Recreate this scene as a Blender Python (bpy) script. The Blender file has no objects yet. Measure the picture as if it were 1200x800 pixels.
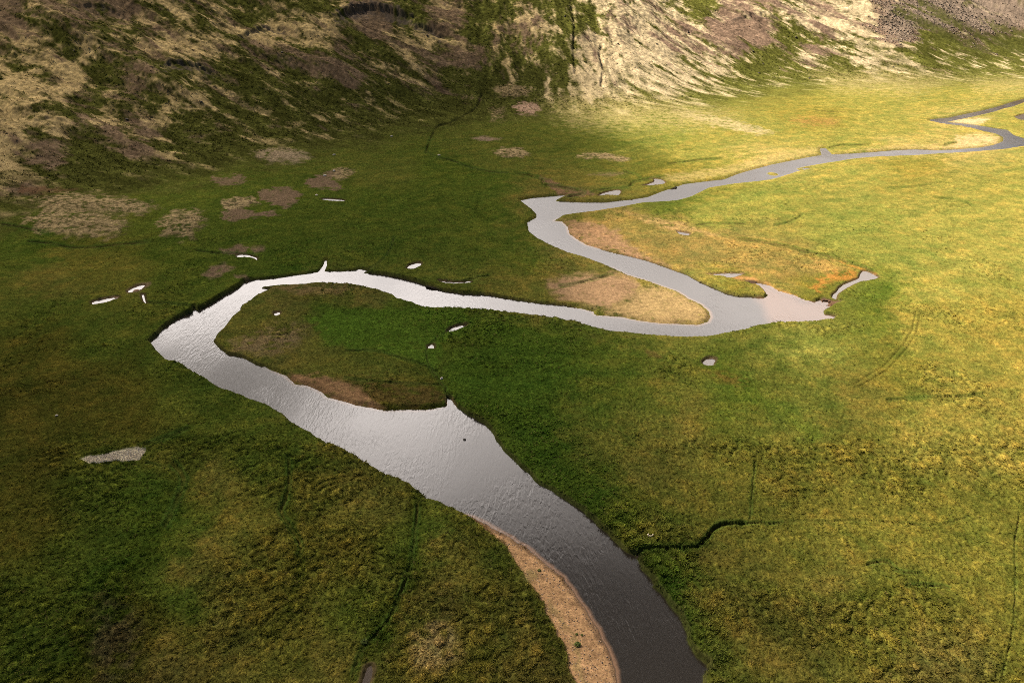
import bpy, bmesh, math, random
import numpy as np
from mathutils import Vector

random.seed(7)
rng = np.random.default_rng(7)
C = bpy.context.scene
col = C.collection

# ------------------------------------------------------------------ camera geometry (drone over the valley)
F, CX, CY, H = 900.0, 600.0, 400.0, 120.0
PIT = math.radians(27.0)
cp, sp = math.cos(PIT), math.sin(PIT)
SUN_AZ, SUN_EL = math.radians(-60.0), math.radians(48.0)      # azimuth measured from +Y towards +X
SUN = np.array([math.sin(SUN_AZ) * math.cos(SUN_EL), math.cos(SUN_AZ) * math.cos(SUN_EL), math.sin(SUN_EL)])


def unproj(px, py, z=0.0):
    """where the sight line of a point of the photograph meets the level z"""
    u = (px - CX) / F
    v = (CY - py) / F
    dx, dy, dz = u, cp + v * sp, -sp + v * cp
    dz = min(dz, -0.03)
    t = (z - H) / dz
    return dx * t, dy * t


def proj(x, y, z):
    zc = y * cp - (z - H) * sp
    yc = y * sp + (z - H) * cp
    zc = np.maximum(zc, 5.0)
    return CX + F * x / zc, CY - F * yc / zc


# ------------------------------------------------------------------ noise
def _h(ix, iy, seed):
    h = ix.astype(np.uint32) * np.uint32(374761393) + iy.astype(np.uint32) * np.uint32(668265263) + np.uint32(seed * 974711 + 1013)
    h = (h ^ (h >> np.uint32(13))) * np.uint32(1274126177)
    return h ^ (h >> np.uint32(16))


def perlin(x, y, seed=0):
    x = np.asarray(x, np.float32)
    y = np.asarray(y, np.float32)
    xf = np.floor(x); yf = np.floor(y)
    ix = xf.astype(np.int64); iy = yf.astype(np.int64)
    fx = x - xf; fy = y - yf
    ux = fx * fx * fx * (fx * (fx * 6 - 15) + 10)
    uy = fy * fy * fy * (fy * (fy * 6 - 15) + 10)

    def g(i, j):
        a = _h(ix + i, iy + j, seed).astype(np.float32) * np.float32(2 * math.pi / 4294967296.0)
        return np.cos(a) * (fx - i) + np.sin(a) * (fy - j)
    a = g(0, 0); b = g(1, 0); c = g(0, 1); d = g(1, 1)
    t = a + (b - a) * ux
    return (t + ((c + (d - c) * ux) - t) * uy) * np.float32(1.5)


def fbm(x, y, octv=3, seed=0, gain=0.5):
    s = 0; a = 1.0; n = 0
    for o in range(octv):
        s = s + a * perlin(x * 2 ** o, y * 2 ** o, seed + o * 17)
        n += a; a *= gain
    return s / n


def sstep(a, b, x):
    t = np.clip((x - a) / (b - a), 0, 1)
    return t * t * (3 - 2 * t)


# ------------------------------------------------------------------ polygon helpers
def sdf_poly(x, y, poly):
    """signed distance (negative inside) of points to a closed polygon"""
    n = len(poly)
    d2 = np.full(x.shape, 1e12, np.float32)
    ins = np.zeros(x.shape, bool)
    for i in range(n):
        ax, ay = poly[i]; bx, by = poly[(i + 1) % n]
        ex, ey = bx - ax, by - ay
        L = ex * ex + ey * ey
        if L < 1e-9:
            continue
        wx = x - np.float32(ax); wy = y - np.float32(ay)
        t = np.clip((wx * np.float32(ex) + wy * np.float32(ey)) / np.float32(L), 0, 1)
        qx = wx - t * np.float32(ex); qy = wy - t * np.float32(ey)
        d2 = np.minimum(d2, qx * qx + qy * qy)
        c1 = (y >= ay) != (y >= by)
        if abs(ey) > 1e-9:
            ins ^= c1 & (wx < wy * np.float32(ex / ey))
    d = np.sqrt(d2)
    return np.where(ins, -d, d)


def line_dist(x, y, pts):
    d2 = np.full(x.shape, 1e12, np.float32)
    tt = np.zeros(x.shape, np.float32)
    n = len(pts) - 1
    for i in range(n):
        ax, ay = pts[i]; bx, by = pts[i + 1]
        ex, ey = bx - ax, by - ay
        L = max(ex * ex + ey * ey, 1e-9)
        t = np.clip(((x - ax) * ex + (y - ay) * ey) / L, 0, 1)
        q = (x - ax - t * ex) ** 2 + (y - ay - t * ey) ** 2
        m = q < d2
        d2 = np.where(m, q, d2)
        tt = np.where(m, (i + t) / n, tt)
    return np.sqrt(d2), tt


def subset(px, py, pts, pad):
    a = np.array(pts)
    return np.nonzero((px > a[:, 0].min() - pad) & (px < a[:, 0].max() + pad) & (py > a[:, 1].min() - pad) & (py < a[:, 1].max() + pad))[0]


def smooth_line(pts, k=6):
    out = []
    P = [pts[0]] + list(pts) + [pts[-1]]
    for i in range(1, len(P) - 2):
        p0, p1, p2, p3 = [np.array(q, float) for q in P[i - 1:i + 3]]
        for j in range(k):
            t = j / k
            out.append(tuple(0.5 * ((2 * p1) + (-p0 + p2) * t + (2 * p0 - 5 * p1 + 4 * p2 - p3) * t * t + (-p0 + 3 * p1 - 3 * p2 + p3) * t ** 3)))
    out.append(tuple(pts[-1]))
    return out


# ------------------------------------------------------------------ traced outlines (read off the photograph, then laid out on the valley floor)
ZW = -0.68      # level of the river
left_bank = [(700, 1000), (716, 900), (722, 850), (721, 800), (720, 785), (716, 772), (711, 757), (704, 745), (695, 730), (685, 712), (670, 692), (660, 677),
 (645, 665), (631, 654), (615, 641), (597, 630), (585, 623), (572, 615), (555, 606), (545, 604), (530, 596), (515, 590), (502, 585), (492, 576), (482, 569),
 (467, 562), (450, 556), (436, 548), (422, 539), (405, 529), (382, 521), (362, 507), (350, 500), (342, 496), (332, 486), (315, 477), (295, 469), (272, 460), (255, 454),
 (242, 445), (227, 437), (212, 427), (195, 422), (185, 412), (175, 401), (185, 392), (192, 384), (207, 374), (225, 366), (228, 361), (232, 364), (247, 356),
 (265, 345), (282, 335), (287, 330), (297, 328), (310, 327), (335, 324), (365, 320), (374, 318), (379, 311), (381, 305), (383, 305), (383, 311), (380, 318), (400, 318), (417, 317), (421, 315),
 (432, 317), (425, 320), (440, 321), (450, 322), (470, 326), (487, 330), (500, 335), (520, 341), (540, 344), (575, 346), (595, 350), (615, 353), (637, 356),
 (662, 358), (682, 362), (695, 365), (697, 369), (710, 370), (730, 372), (750, 376), (775, 379), (800, 380), (817, 381), (830, 377), (833, 372), (831, 365),
 (822, 357), (807, 350), (795, 342), (775, 335), (755, 328), (735, 322), (720, 315), (705, 309), (687, 302), (665, 296), (645, 287), (630, 279), (620, 271),
 (618, 261), (629, 255), (629, 251), (622, 244), (615, 239), (610, 235), (625, 232), (650, 230), (662, 229), (652, 234), (651, 236), (682, 237), (712, 237), (740, 234),
 (760, 231), (775, 225), (790, 220), (802, 216), (825, 213), (850, 210), (865, 204), (882, 199), (905, 193), (930, 188), (950, 184), (963, 182), (961, 174.5), (967, 173.5),
 (975, 181), (1000, 180), (1050, 176), (1075, 175), (1100, 176), (1125, 175), (1150, 173), (1165, 170), (1175, 166), (1176, 161), (1170, 158), (1157, 155.5), (1140, 151),
 (1127, 148), (1105, 145.5), (1090, 142), (1090, 140), (1112, 138), (1135, 133), (1150, 130), (1170, 125), (1185, 120), (1200, 116), (1260, 104), (1330, 96)]
right_bank = [(1330, 100), (1260, 108), (1200, 120), (1187, 125), (1177, 127), (1165, 131), (1145, 136), (1125, 140), (1110, 143), (1125, 144.5), (1147, 147), (1165, 150), (1180, 152),
 (1187, 158), (1200, 162), (1222, 164), (1226, 168), (1200, 171), (1175, 175), (1150, 177), (1125, 179), (1100, 180), (1075, 182), (1050, 183), (1025, 184), (1000, 186), (975, 190), (950, 194),
 (934, 197), (952, 197), (937, 200), (912, 208), (900, 211), (885, 213), (855, 216), (830, 220), (810, 230), (792, 235), (750, 238), (725, 243), (700, 247), (675, 250),
 (660, 252), (649, 259), (659, 260), (665, 266), (667, 274), (675, 280), (687, 287), (710, 294), (735, 300), (760, 306), (785, 315), (805, 322), (817, 329),
 (835, 337), (852, 344), (865, 347), (885, 348), (896, 349), (900, 346), (896, 341), (890, 335), (872, 330), (880, 329), (892, 332), (905, 336), (912, 341), (930, 346),
 (945, 352), (955, 353), (965, 350), (977, 354), (987, 353), (980, 356), (965, 364), (966, 368), (980, 370), (977, 374), (955, 377), (930, 379), (905, 380), (880, 384), (872, 388),
 (850, 391), (830, 395), (805, 396), (787, 395), (750, 392), (712, 388), (685, 381), (670, 377), (640, 372), (612, 369), (575, 365), (550, 363), (505, 362), (495, 360),
 (482, 355), (467, 351), (460, 346), (440, 340), (420, 335), (400, 333), (375, 332), (345, 334), (322, 335), (307, 337), (307, 338.5), (319, 338), (300, 347), (292, 354),
 (282, 360), (282, 364), (272, 372), (265, 381), (262, 386), (255, 392), (250, 400), (254, 405), (266, 415), (285, 419), (300, 427), (310, 430), (320, 435), (335, 440),
 (345, 450), (360, 452), (372, 457), (385, 466), (400, 470), (417, 475), (435, 478), (452, 481), (480, 480), (500, 480), (515, 478), (524, 475), (525, 466), (527, 466),
 (535, 477), (550, 487), (565, 495), (576, 504), (581, 515), (590, 527), (605, 542), (622, 557), (630, 566), (640, 571), (658, 583), (685, 600), (700, 614), (715, 627),
 (725, 640), (735, 647), (744, 650), (747, 654), (751, 665), (760, 675), (767, 684), (765, 687), (777, 696), (787, 710), (800, 730), (807, 750), (815, 770), (829, 778),
 (830, 785), (825, 792), (824, 800), (832, 850), (842, 900), (860, 1000)]
river_px = left_bank + right_bank

ponds_px = [   # outline, label
 ([(108, 354), (120, 350.5), (137, 348), (138, 350), (125, 354), (110, 357)], 'long narrow'),
 ([(150, 341), (160, 336), (170, 334), (164, 340), (152, 343)], 'muddy edged'),
 ([(166, 345), (168.5, 346), (170, 351), (171, 356), (168, 352)], 'small upright'),
 ([(477, 314), (482, 310), (492, 308), (493, 311), (485, 315), (478, 315)], 'bright'),
 ([(515, 329), (535, 331), (550, 330), (550, 332), (530, 333), (516, 331)], 'slit'),
 ([(525, 388), (533, 383), (545, 381), (549, 382), (540, 385), (530, 389), (525, 389)], 'hooked'),
 ([(502, 406), (507, 404), (508.5, 409), (503, 408)], 'tiny'),
 ([(321, 367), (327, 366), (328, 368.5), (323, 370)], 'blue'),
 ([(823, 425), (830, 420), (838, 421), (837, 425), (833, 429), (826, 428)], 'lone'),
 ([(793, 271), (800, 272), (808, 274), (805, 276.5), (797, 274.5)], 'puddle'),
 ([(829, 322), (852, 320.5), (871, 321), (865, 323), (855, 325.5), (847, 323.5)], 'bar'),
 ([(980, 342), (987, 335), (997, 330), (1006, 326), (1011, 318), (1020, 320), (1029, 325), (1020, 328), (1005, 331), (995, 336), (985, 342), (981, 346), (979, 351), (975, 348)], 'oxbow'),
 ([(701, 230), (708, 226), (722, 223), (727, 224), (724, 229), (712, 228.5)], 'side'),
 ([(753, 218), (766, 213.5), (767, 210), (776, 211), (779, 215), (770, 217)], 'upper side'),
 ([(1189, 137), (1200, 134), (1216, 134), (1216, 140), (1197, 141)], 'far'),
 ([(376, 233.5), (384, 233), (402, 234.5), (402, 236), (386, 235.5)], 'hillfoot'),
 ([(277, 299.5), (288, 299), (300, 302), (301, 305), (296, 302), (280, 301.5)], 'mudflat'),
 ([(427, 792), (430, 783), (436, 780), (437, 787), (432, 800), (424, 806)], 'hollow'),
]

# narrow cuts in the turf: (points, half width px, depth m, soil darkness)
cuts = [
 ([(742, 652), (755, 646), (777, 642.5), (800, 643), (814, 642), (822, 637), (830, 627), (838, 618), (848, 614), (862, 613), (872, 613)], 2.6, 1.6, .9),
 ([(860, 613.5), (875, 613), (885, 612), (900, 613), (921, 612)], 1.3, .5, .5),
 ([(921, 612), (940, 611), (975, 611), (1010, 610), (1060, 614), (1095, 616), (1120, 610), (1140, 604)], 1.3, 0.25, 0.3),
 ([(885, 540), (882, 570), (879, 610)], 1.2, 0.35, 0.5),
 ([(490, 578), (487, 620), (481, 660), (471, 690), (466, 702), (455, 726), (438, 745), (427, 757), (418, 775), (412, 800)], 2.3, 0.55, 0.45),
 ([(338, 530), (338, 574), (329, 597), (341, 618), (353, 641), (348, 655)], 2.6, 0.5, 0.3),
 ([(858, 279), (885, 282), (902, 285), (925, 289), (942, 294), (965, 299), (980, 302), (1000, 309), (1015, 314), (1026, 319)], 1.4, 0.9, 0.8),
 ([(815, 264), (830, 262), (845, 262), (877, 262)], 1.0, 0.5, 0.6),
 ([(905, 264), (925, 260), (942, 251)], 0.9, 0.5, 0.5),
 ([(1036, 469), (1060, 467), (1080, 466), (1124, 465), (1158, 461)], 1.3, 0.4, 0.5),
 ([(1015, 662), (1022, 659), (1040, 658), (1052, 668), (1068, 671), (1082, 671)], 1.6, 0.45, 0.5),
 ([(1058, 687), (1075, 685), (1100, 686), (1116, 690)], 1.6, 0.45, 0.5),
 ([(1195, 600), (1189, 640), (1190, 680), (1186, 740), (1172, 800)], 1.4, 0.3, 0.45),
 ([(170, 354.5), (190, 355), (208, 357), (220, 358), (228, 361)], 1.2, 0.9, 0.9),
 ([(600, 203), (620, 205), (635, 210), (637, 215), (644, 217), (660, 219), (665, 220), (682, 224), (685, 226), (675, 229), (660, 230)], 1.3, 1.4, 0.3),
 ([(500, 178), (513, 184), (530, 188), (548, 195), (575, 201), (600, 203)], 0.9, 0.7, 0.7),
 ([(498, 182), (505, 162), (513, 148), (525, 145), (545, 135), (559, 125), (565, 108)], 1.4, 1.2, 0.4),
 ([(705, 52), (703, 65), (707, 80), (704, 103)], 2.2, 1.45, 0.5),
 ([(668, 0), (673, 30), (672, 60), (675, 88)], 2.2, 1.45, 0.35),
 ([(780, 207), (745, 212), (735, 219), (705, 222), (690, 226)], 1.0, 0.7, 0.7),
 ([(730, 200), (745, 205), (752, 208)], 1.0, 0.7, 0.7),
 ([(780, 192), (800, 190), (820, 187), (850, 185)], 0.8, 0.6, 0.6),
 ([(967, 174), (985, 170), (1000, 170), (1024, 169)], 0.8, 0.6, 0.7),
 ([(1106, 170), (1114, 168), (1122, 167)], 0.9, 0.6, 0.8),
 ([(1093, 231), (1112, 233), (1132, 237), (1140, 242)], 0.9, 0.5, 0.7),
 ([(955, 129), (975, 131), (993, 131)], 0.8, 0.5, 0.6),
 ([(1040, 220), (1065, 219), (1088, 217)], 0.9, 0.4, 0.4),
 ([(427, 320), (440, 311), (452, 300), (458, 290), (462, 275)], 1.0, 0.5, 0.6),
 ([(520, 329), (540, 330), (560, 325), (575, 323)], 1.2, 0.6, 0.6),
 ([(653, 335), (670, 333), (690, 328), (722, 320)], 1.2, 0.7, 0.7),
 ([(228, 293), (250, 296), (276, 297), (300, 299)], 1.2, 0.9, 0.9),
 ([(30, 283), (60, 285), (90, 290), (130, 287), (180, 283)], 1.3, 0.7, 0.8),
 ([(0, 262), (30, 268), (60, 276)], 1.3, 0.7, 0.8),
 ([(400, 442), (425, 445), (440, 447), (470, 449), (522, 451)], 1.0, 0.35, 0.5),
 ([(400, 411), (437, 411), (470, 419), (490, 425), (515, 437)], 1.0, 0.35, 0.5),
 ([(300, 128), (180, 126), (90, 127), (0, 129)], 0.8, 0.4, 0.3),
 ([(525, 470), (522, 455), (505, 432), (500, 412), (510, 398), (548, 374)], 1.2, 0.4, 0.5),
 ([(200, 540), (215, 560), (205, 590), (190, 620)], 3.5, 0.5, 0.3),
 ([(160, 525), (185, 516), (205, 508), (222, 500)], 2.0, 0.5, 0.4),
 ([(170, 542), (190, 546)], 1.2, 0.6, 0.7),
]
tracks = [[(1000, 450), (1034, 430), (1059, 403), (1069, 386), (1073, 366)], [(1006, 453), (1040, 433), (1064, 406), (1074, 388), (1078, 368)]]

# ground colours of the valley floor (base colours of the plant cover) at places in the photograph
lush = (.030, .052, .0065); green = (.044, .060, .0085); mid = (.060, .067, .012); olive = (.076, .070, .014); yg = (.102, .105, .022); yel = (.132, .121, .027)
gold = (.118, .101, .020); ochre = (.125, .092, .028); straw = (.185, .150, .048); brown = (.052, .050, .008); umber = (.043, .042, .007); golo = (.073, .070, .012); brol = (.068, .060, .015)
K = {'l': lush, 'g': green, 'm': mid, 'o': olive, 'y': yg, 'Y': yel, 'G': gold, 's': straw, 'b': brown, 'u': umber, 'q': golo, 'r': brol, 'k': ochre}
cps = """60 420 b,100 450 u,30 480 u,150 480 b,200 440 g,120 400 g,60 360 g,100 310 q,60 330 o,135 305 q,30 290 g,200 290 g,300 300 g,250 340 g,330 270 g,330 310 l,450 240 g,
450 280 g,550 250 g,550 300 g,600 300 g,560 320 m,620 335 o,580 338 o,510 200 g,560 215 g,450 200 m,600 190 m,650 170 m,560 170 m,700 170 m,760 160 y,700 195 m,660 210 o,700 213 o,
660 228 r,720 232 r,760 222 o,760 205 q,830 203 G,900 185 s,840 180 Y,900 150 Y,960 138 G,1000 120 Y,1100 110 Y,1050 150 Y,1150 150 Y,1000 163 Y,1050 172 s,1130 168 s,1135 143 s,1180 145 Y,
900 230 y,830 250 y,780 246 g,1000 210 Y,1060 195 G,1000 270 y,1100 250 Y,1180 220 Y,1180 300 Y,1100 330 Y,1050 300 y,1020 352 g,990 355 m,1100 380 G,1180 380 G,1150 440 G,1050 430 q,
950 400 y,900 410 m,1000 470 o,900 440 m,860 430 g,850 470 g,930 480 m,1000 530 q,1100 500 G,1180 520 G,1180 600 q,1100 600 q,1000 580 q,900 560 q,850 540 q,800 500 o,760 520 o,740 480 m,
700 470 g,740 440 g,650 420 l,700 410 g,600 400 l,600 460 l,560 430 l,540 400 g,640 520 l,700 530 m,680 570 l,740 600 g,790 620 m,760 560 o,830 590 q,900 640 q,860 660 o,800 670 g,790 700 l,
810 740 l,850 700 o,850 780 m,900 760 o,950 700 o,1000 760 q,950 790 o,1050 720 q,1100 680 q,1180 700 q,1100 780 r,1180 780 q,280 380 o,350 345 r,420 350 r,300 400 o,350 410 r,
360 430 o,420 440 m,450 430 o,480 445 m,430 385 l,400 375 l,470 390 g,500 375 g,470 410 g,440 462 b,490 460 u,400 450 o,300 480 g,250 470 g,350 520 g,430 570 o,400 560 q,360 560 q,
300 540 g,250 560 o,270 600 q,300 650 q,250 660 o,330 700 q,370 760 q,260 740 o,200 620 g,160 600 l,100 580 g,40 560 u,30 620 b,80 640 g,120 680 l,60 740 g,20 760 g,160 740 b,180 780 r,
150 770 u,200 700 g,450 600 o,470 640 g,380 620 q,420 660 q,440 720 g,400 780 o,500 610 g,530 640 o,570 650 m,600 690 o,560 700 q,520 720 r,500 760 G,550 780 q,620 760 o,480 700 o,
640 780 r,690 330 r,640 345 o,740 355 r,800 365 G,790 350 G,700 345 r,700 270 k,760 290 k,820 300 k,880 310 k,930 320 k,950 340 q,860 330 q,720 255 k,780 262 k,840 285 k,670 258 q,820 340 y"""
CP = []
for it in cps.replace('\n', '').split(','):
    a, b, c = it.split()
    CP.append((float(a), float(b)) + K[c])

# bare or special ground: outline in the photograph, base colour, edge softness px, raggedness px, strength, plant cover 0..1
SOIL = (.118, .078, .050); MUD = (.10, .062, .042); SAND = (.255, .152, .076); PEAT = (.022, .015, .010); DRY = (.24, .18, .09); RUST = (.26, .095, .024); SCREE = (.31, .235, .20)
patches = [
 ([(257, 293), (280, 287), (291, 290), (288, 297), (265, 298)], SOIL, 2, 3, .9, .1),
 ([(238, 322), (250, 312), (262, 308), (275, 313), (262, 322), (245, 328)], SOIL, 2, 3, .9, .1),
 ([(294, 291), (310, 288), (310, 293), (298, 297)], SOIL, 2, 2, .8, .1),
 ([(276, 322), (287, 322), (292, 327), (278, 327)], SOIL, 1.5, 2, .8, .1),
 ([(148, 340), (160, 333), (177, 330), (176, 334), (165, 341), (150, 344)], SOIL, 1.5, 1, .8, .1),
 ([(303, 224), (325, 220), (345, 221), (354, 228), (345, 237), (335, 243), (322, 240), (306, 233)], SOIL, 1.5, 5, .9, .12),
 ([(258, 236), (275, 231), (300, 233), (303, 238), (290, 242), (272, 247), (262, 243)], DRY, 1.5, 5, .8, .5),
 ([(262, 247), (280, 243), (300, 250), (322, 247), (325, 252), (300, 254), (278, 258), (260, 258)], SOIL, 1.2, 5, .9, .12),
 ([(355, 215), (368, 207), (385, 201), (398, 199), (400, 205), (385, 210), (395, 214), (402, 222), (385, 221), (370, 220)], SOIL, 1.5, 5, .9, .12),
 ([(388, 200), (402, 196), (418, 201), (408, 208), (395, 212)], DRY, 1.5, 4, .7, .5),
 ([(248, 206), (262, 208), (285, 205), (289, 212), (270, 217), (250, 213)], SOIL, 1.5, 5, .8, .2),
 ([(22, 218), (60, 220), (95, 222), (60, 227), (25, 226)], (.10, .055, .03), 2, 4, .7, .3),
 ([(195, 565), (240, 585)], SOIL, 2, 3, 0, 0),
 ([(30, 258), (60, 247), (110, 252), (150, 262), (140, 276), (90, 278), (45, 272)], DRY, 5, 10, .75, .8),
 ([(40, 236), (80, 228), (140, 234), (185, 245), (160, 254), (100, 250), (55, 246)], DRY, 5, 10, .75, .8),
 ([(185, 262), (205, 250), (235, 248), (240, 262), (222, 280), (195, 276)], DRY, 5, 8, .75, .8),
 ([(298, 181), (320, 175), (350, 178), (366, 185), (345, 191), (310, 189)], (.21, .155, .10), 4, 6, .8, .7),
 ([(578, 180), (590, 174), (610, 175), (622, 181), (612, 186), (592, 186)], DRY, 2, 4, .9, .8),
 ([(675, 184), (690, 180), (712, 181), (738, 187), (735, 190), (712, 187), (690, 186)], DRY, 2, 3, .9, .8),
 ([(578, 105), (600, 100), (622, 106), (620, 113), (600, 115), (582, 113)], DRY, 3, 5, .7, .8),
 ([(600, 126), (612, 121), (628, 122), (634, 129), (625, 136), (608, 134)], (.24, .155, .11), 2, 4, .85, .6),
 ([(575, 130), (590, 126), (592, 140), (578, 142)], DRY, 4, 5, .5, .8),
 ([(552, 162), (570, 160), (588, 163), (570, 166)], (.2, .13, .10), 1.5, 2, .7, .4),
 ([(690, 205), (715, 202), (735, 203), (715, 207)], SOIL, 2, 2, .6, .4),
 ([(632, 206), (660, 217), (690, 224), (700, 228), (680, 231), (655, 228), (645, 220)], (.11, .06, .04), 2, 3, .75, .3),
 ([(785, 130), (810, 131), (850, 139), (890, 150), (908, 156), (890, 158), (850, 150), (815, 140)], (.26, .21, .12), 3, 7, .7, .7),
 ([(925, 140), (950, 137), (985, 140), (980, 147), (945, 148)], (.16, .085, .03), 5, 5, .6, .9),
 ([(640, 330), (680, 322), (722, 321), (740, 325), (750, 335), (735, 350), (715, 362), (690, 358), (668, 352), (650, 345)], (.165, .105, .060), 6, 6, .95, .2),
 ([(745, 340), (775, 335), (800, 345), (825, 358), (833, 370), (826, 378), (800, 380), (770, 378), (745, 374), (715, 370), (710, 365), (730, 355)], (.165, .115, .055), 6, 5, .95, .2),
 ([(649, 259), (668, 258), (700, 262), (725, 272), (735, 285), (760, 300), (790, 316), (760, 308), (730, 300), (700, 292), (680, 285), (666, 274), (658, 262)], (.17, .10, .06), 5, 6, .8, .35),
 ([(735, 248), (760, 255), (800, 262), (840, 276), (800, 272), (760, 262)], (.24, .15, .07), 4, 4, .6, .6),
 ([(855, 322), (880, 326), (900, 331), (912, 338), (900, 336), (880, 330), (862, 328)], (.22, .11, .045), 2, 3, .8, .2),
 ([(905, 337), (925, 342), (935, 346), (912, 343)], (.32, .16, .07), 2, 1, .8, .1),
 ([(963, 328), (977, 317), (992, 319), (1008, 321), (1003, 326), (990, 329), (977, 327), (965, 334), (961, 342), (956, 342), (957, 332)], RUST, 4, 8, .55, .3),
 ([(975, 303), (1000, 310), (1018, 316), (1028, 321), (1026, 324), (1010, 317), (990, 310)], RUST, 1.5, 1, .55, .1),
 ([(950, 305), (970, 303), (990, 312), (1005, 316), (985, 318), (965, 322), (955, 318)], (.20, .12, .04), 5, 6, .6, .6),
 ([(1110, 141), (1135, 139), (1160, 139), (1150, 145), (1125, 145)], (.34, .25, .15), 2, 2, .8, .3),
 ([(1120, 160), (1150, 157), (1172, 160), (1170, 168), (1140, 173), (1090, 175), (1120, 170)], (.30, .22, .12), 4, 4, .7, .5),
 ([(317, 435), (335, 436), (360, 441), (372, 440), (397, 445), (410, 450), (430, 460), (450, 479), (435, 478), (417, 475), (400, 470), (385, 465), (372, 456), (357, 450), (345, 449), (335, 439)], (.15, .085, .045), 3, 6, .85, .25),
 ([(400, 443), (430, 444), (470, 447), (500, 452), (523, 456), (523, 470), (505, 477), (470, 479), (440, 470)], (.055, .030, .014), 5, 10, .55, .6),
 ([(308, 336.5), (345, 334), (390, 333), (420, 337), (400, 345), (360, 345), (330, 340)], (.13, .085, .04), 4, 6, .6, .6),
 ([(270, 405), (300, 392), (340, 382), (360, 385), (345, 405), (320, 416), (290, 415)], (.14, .09, .06), 8, 10, .5, .7),
 ([(290, 332), (300, 336), (290, 336)], MUD, 1, 1, .5, .2),
 ([(553, 604), (572, 612), (585, 620), (604, 632), (631, 652), (650, 668), (672, 692), (695, 712), (710, 740), (724, 765), (732, 800), (733, 860), (726, 920), (690, 920), (684, 860), (676, 800), (667, 780), (659, 752), (647, 732), (637, 707), (625, 687), (614, 672), (602, 654), (588, 630), (572, 616)], SAND, 2, 3, .97, .05),
 ([(640, 700), (655, 715), (668, 735), (678, 755), (684, 775), (690, 800), (682, 800), (676, 770), (664, 745), (648, 722)], (.12, .11, .04), 3, 6, .4, .4),
 ([(610, 668), (622, 664), (634, 672), (620, 684)], (.11, .10, .035), 3, 6, .5, .5),
 ([(485, 735), (510, 725), (535, 745), (540, 775), (515, 790), (490, 775)], (.27, .20, .095), 12, 10, .5, .9),
 ([(522, 466), (530, 466), (534, 474), (524, 476)], (.30, .17, .10), 1.5, 1, .8, .1),
 ([(118, 700), (150, 712), (168, 740), (160, 790), (120, 800), (110, 760)], (.05, .038, .022), 14, 10, .6, .9),
 ([(820, 434), (850, 436), (880, 446), (870, 455), (845, 447)], (.085, .048, .013), 5, 5, .6, .8),
 ([(756, 410), (772, 412), (776, 420), (760, 418)], (.07, .05, .015), 2, 3, .7, .6),
 ([(97, 538.7), (104, 535), (116, 534), (128, 530), (140, 528.7), (150.7, 526.7), (161, 525), (170.7, 526), (166.7, 534.7), (162.7, 539), (150.7, 540), (134.7, 540), (117, 543), (102.7, 542)], (.50, .45, .31), 1.5, 2.5, .95, .03),
 ([(1050, 4), (1085, 22), (1130, 43), (1172, 62), (1150, 64), (1110, 47), (1070, 28), (1045, 14)], (.060, .063, .016), 2.5, 5, .9, 1),
 ([(1076, -4), (1105, 12), (1140, 32), (1210, 60), (1210, 72), (1150, 46), (1100, 24), (1075, 6)], (.060, .063, .016), 2.5, 5, .9, 1),
 ([(1150, 22), (1210, 38), (1210, 60), (1168, 42)], (.066, .068, .017), 3, 6, .85, 1),
 ([(1000, 40), (1040, 58), (1075, 72), (1050, 76), (1010, 58)], (.066, .068, .017), 3, 6, .6, 1),
 ([(640, 118), (720, 112), (800, 122), (870, 136), (820, 148), (740, 150), (670, 146)], (.215, .175, .075), 14, 14, .6, .8),
 ([(950, 86), (1060, 84), (1125, 94), (1070, 110), (980, 106)], (.215, .175, .075), 10, 12, .6, .8),
 ([(1130, 92), (1210, 88), (1210, 108), (1150, 108)], (.215, .175, .075), 8, 10, .5, .8),
 ([(850, 196), (920, 178), (962, 172), (962, 180), (900, 192), (862, 203), (800, 213), (760, 210)], (.20, .155, .060), 4, 5, .7, .7),
 ([(980, 180), (1050, 172), (1100, 170), (1100, 174), (1040, 175), (985, 180)], (.22, .17, .07), 3, 4, .75, .7),
 ([(357, 372), (380, 366), (410, 362), (460, 361), (505, 362), (545, 364), (560, 380), (522, 402), (512, 436), (470, 416), (437, 411), (410, 410), (385, 402), (370, 388)], (.038, .070, .008), 4, 5, .85, 1),
 ([(540, 372), (640, 382), (720, 398), (700, 430), (640, 470), (660, 540), (720, 610), (690, 600), (640, 560), (590, 515), (560, 480), (535, 460), (530, 420)], (.031, .057, .0065), 16, 16, .5, 1),
 ([(700, 500), (740, 495), (790, 515), (760, 545), (715, 530)], golo, 15, 12, .5, 1),
]

# ------------------------------------------------------------------ terrain grid: rings round the spot below the camera, fine where the photograph looks
def ring_radii():
    r = [0.5, 15, 30, 42, 52, 60, 66]
    d = 70.0
    while d < 1150:
        r.append(d)
        slant2 = d * d + H * H
        step = 0.92 * slant2 / (H * F)
        d += min(max(step, 0.16), 0.95)
    s = 1.5
    while d < 9000:
        r.append(d); d += s; s *= 1.13
    return np.array(r, np.float64)


R = ring_radii()
fine = np.radians(np.arange(-49.0, 49.0, 0.068))
coarse_l = np.radians(np.arange(49.0, 311.0, 2.0))
AZ = np.concatenate([fine, coarse_l])
nr, nc = len(R), len(AZ)
RR, AA = np.meshgrid(R, AZ, indexing='ij')
X = (RR * np.sin(AA)).ravel().astype(np.float32)
Y = (RR * np.cos(AA)).ravel().astype(np.float32)
RAD = RR.ravel().astype(np.float32)
print('terrain grid', nr, nc, nr * nc)
spacing = np.clip(RAD * math.radians(0.068), 0.12, 3.0)

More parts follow.
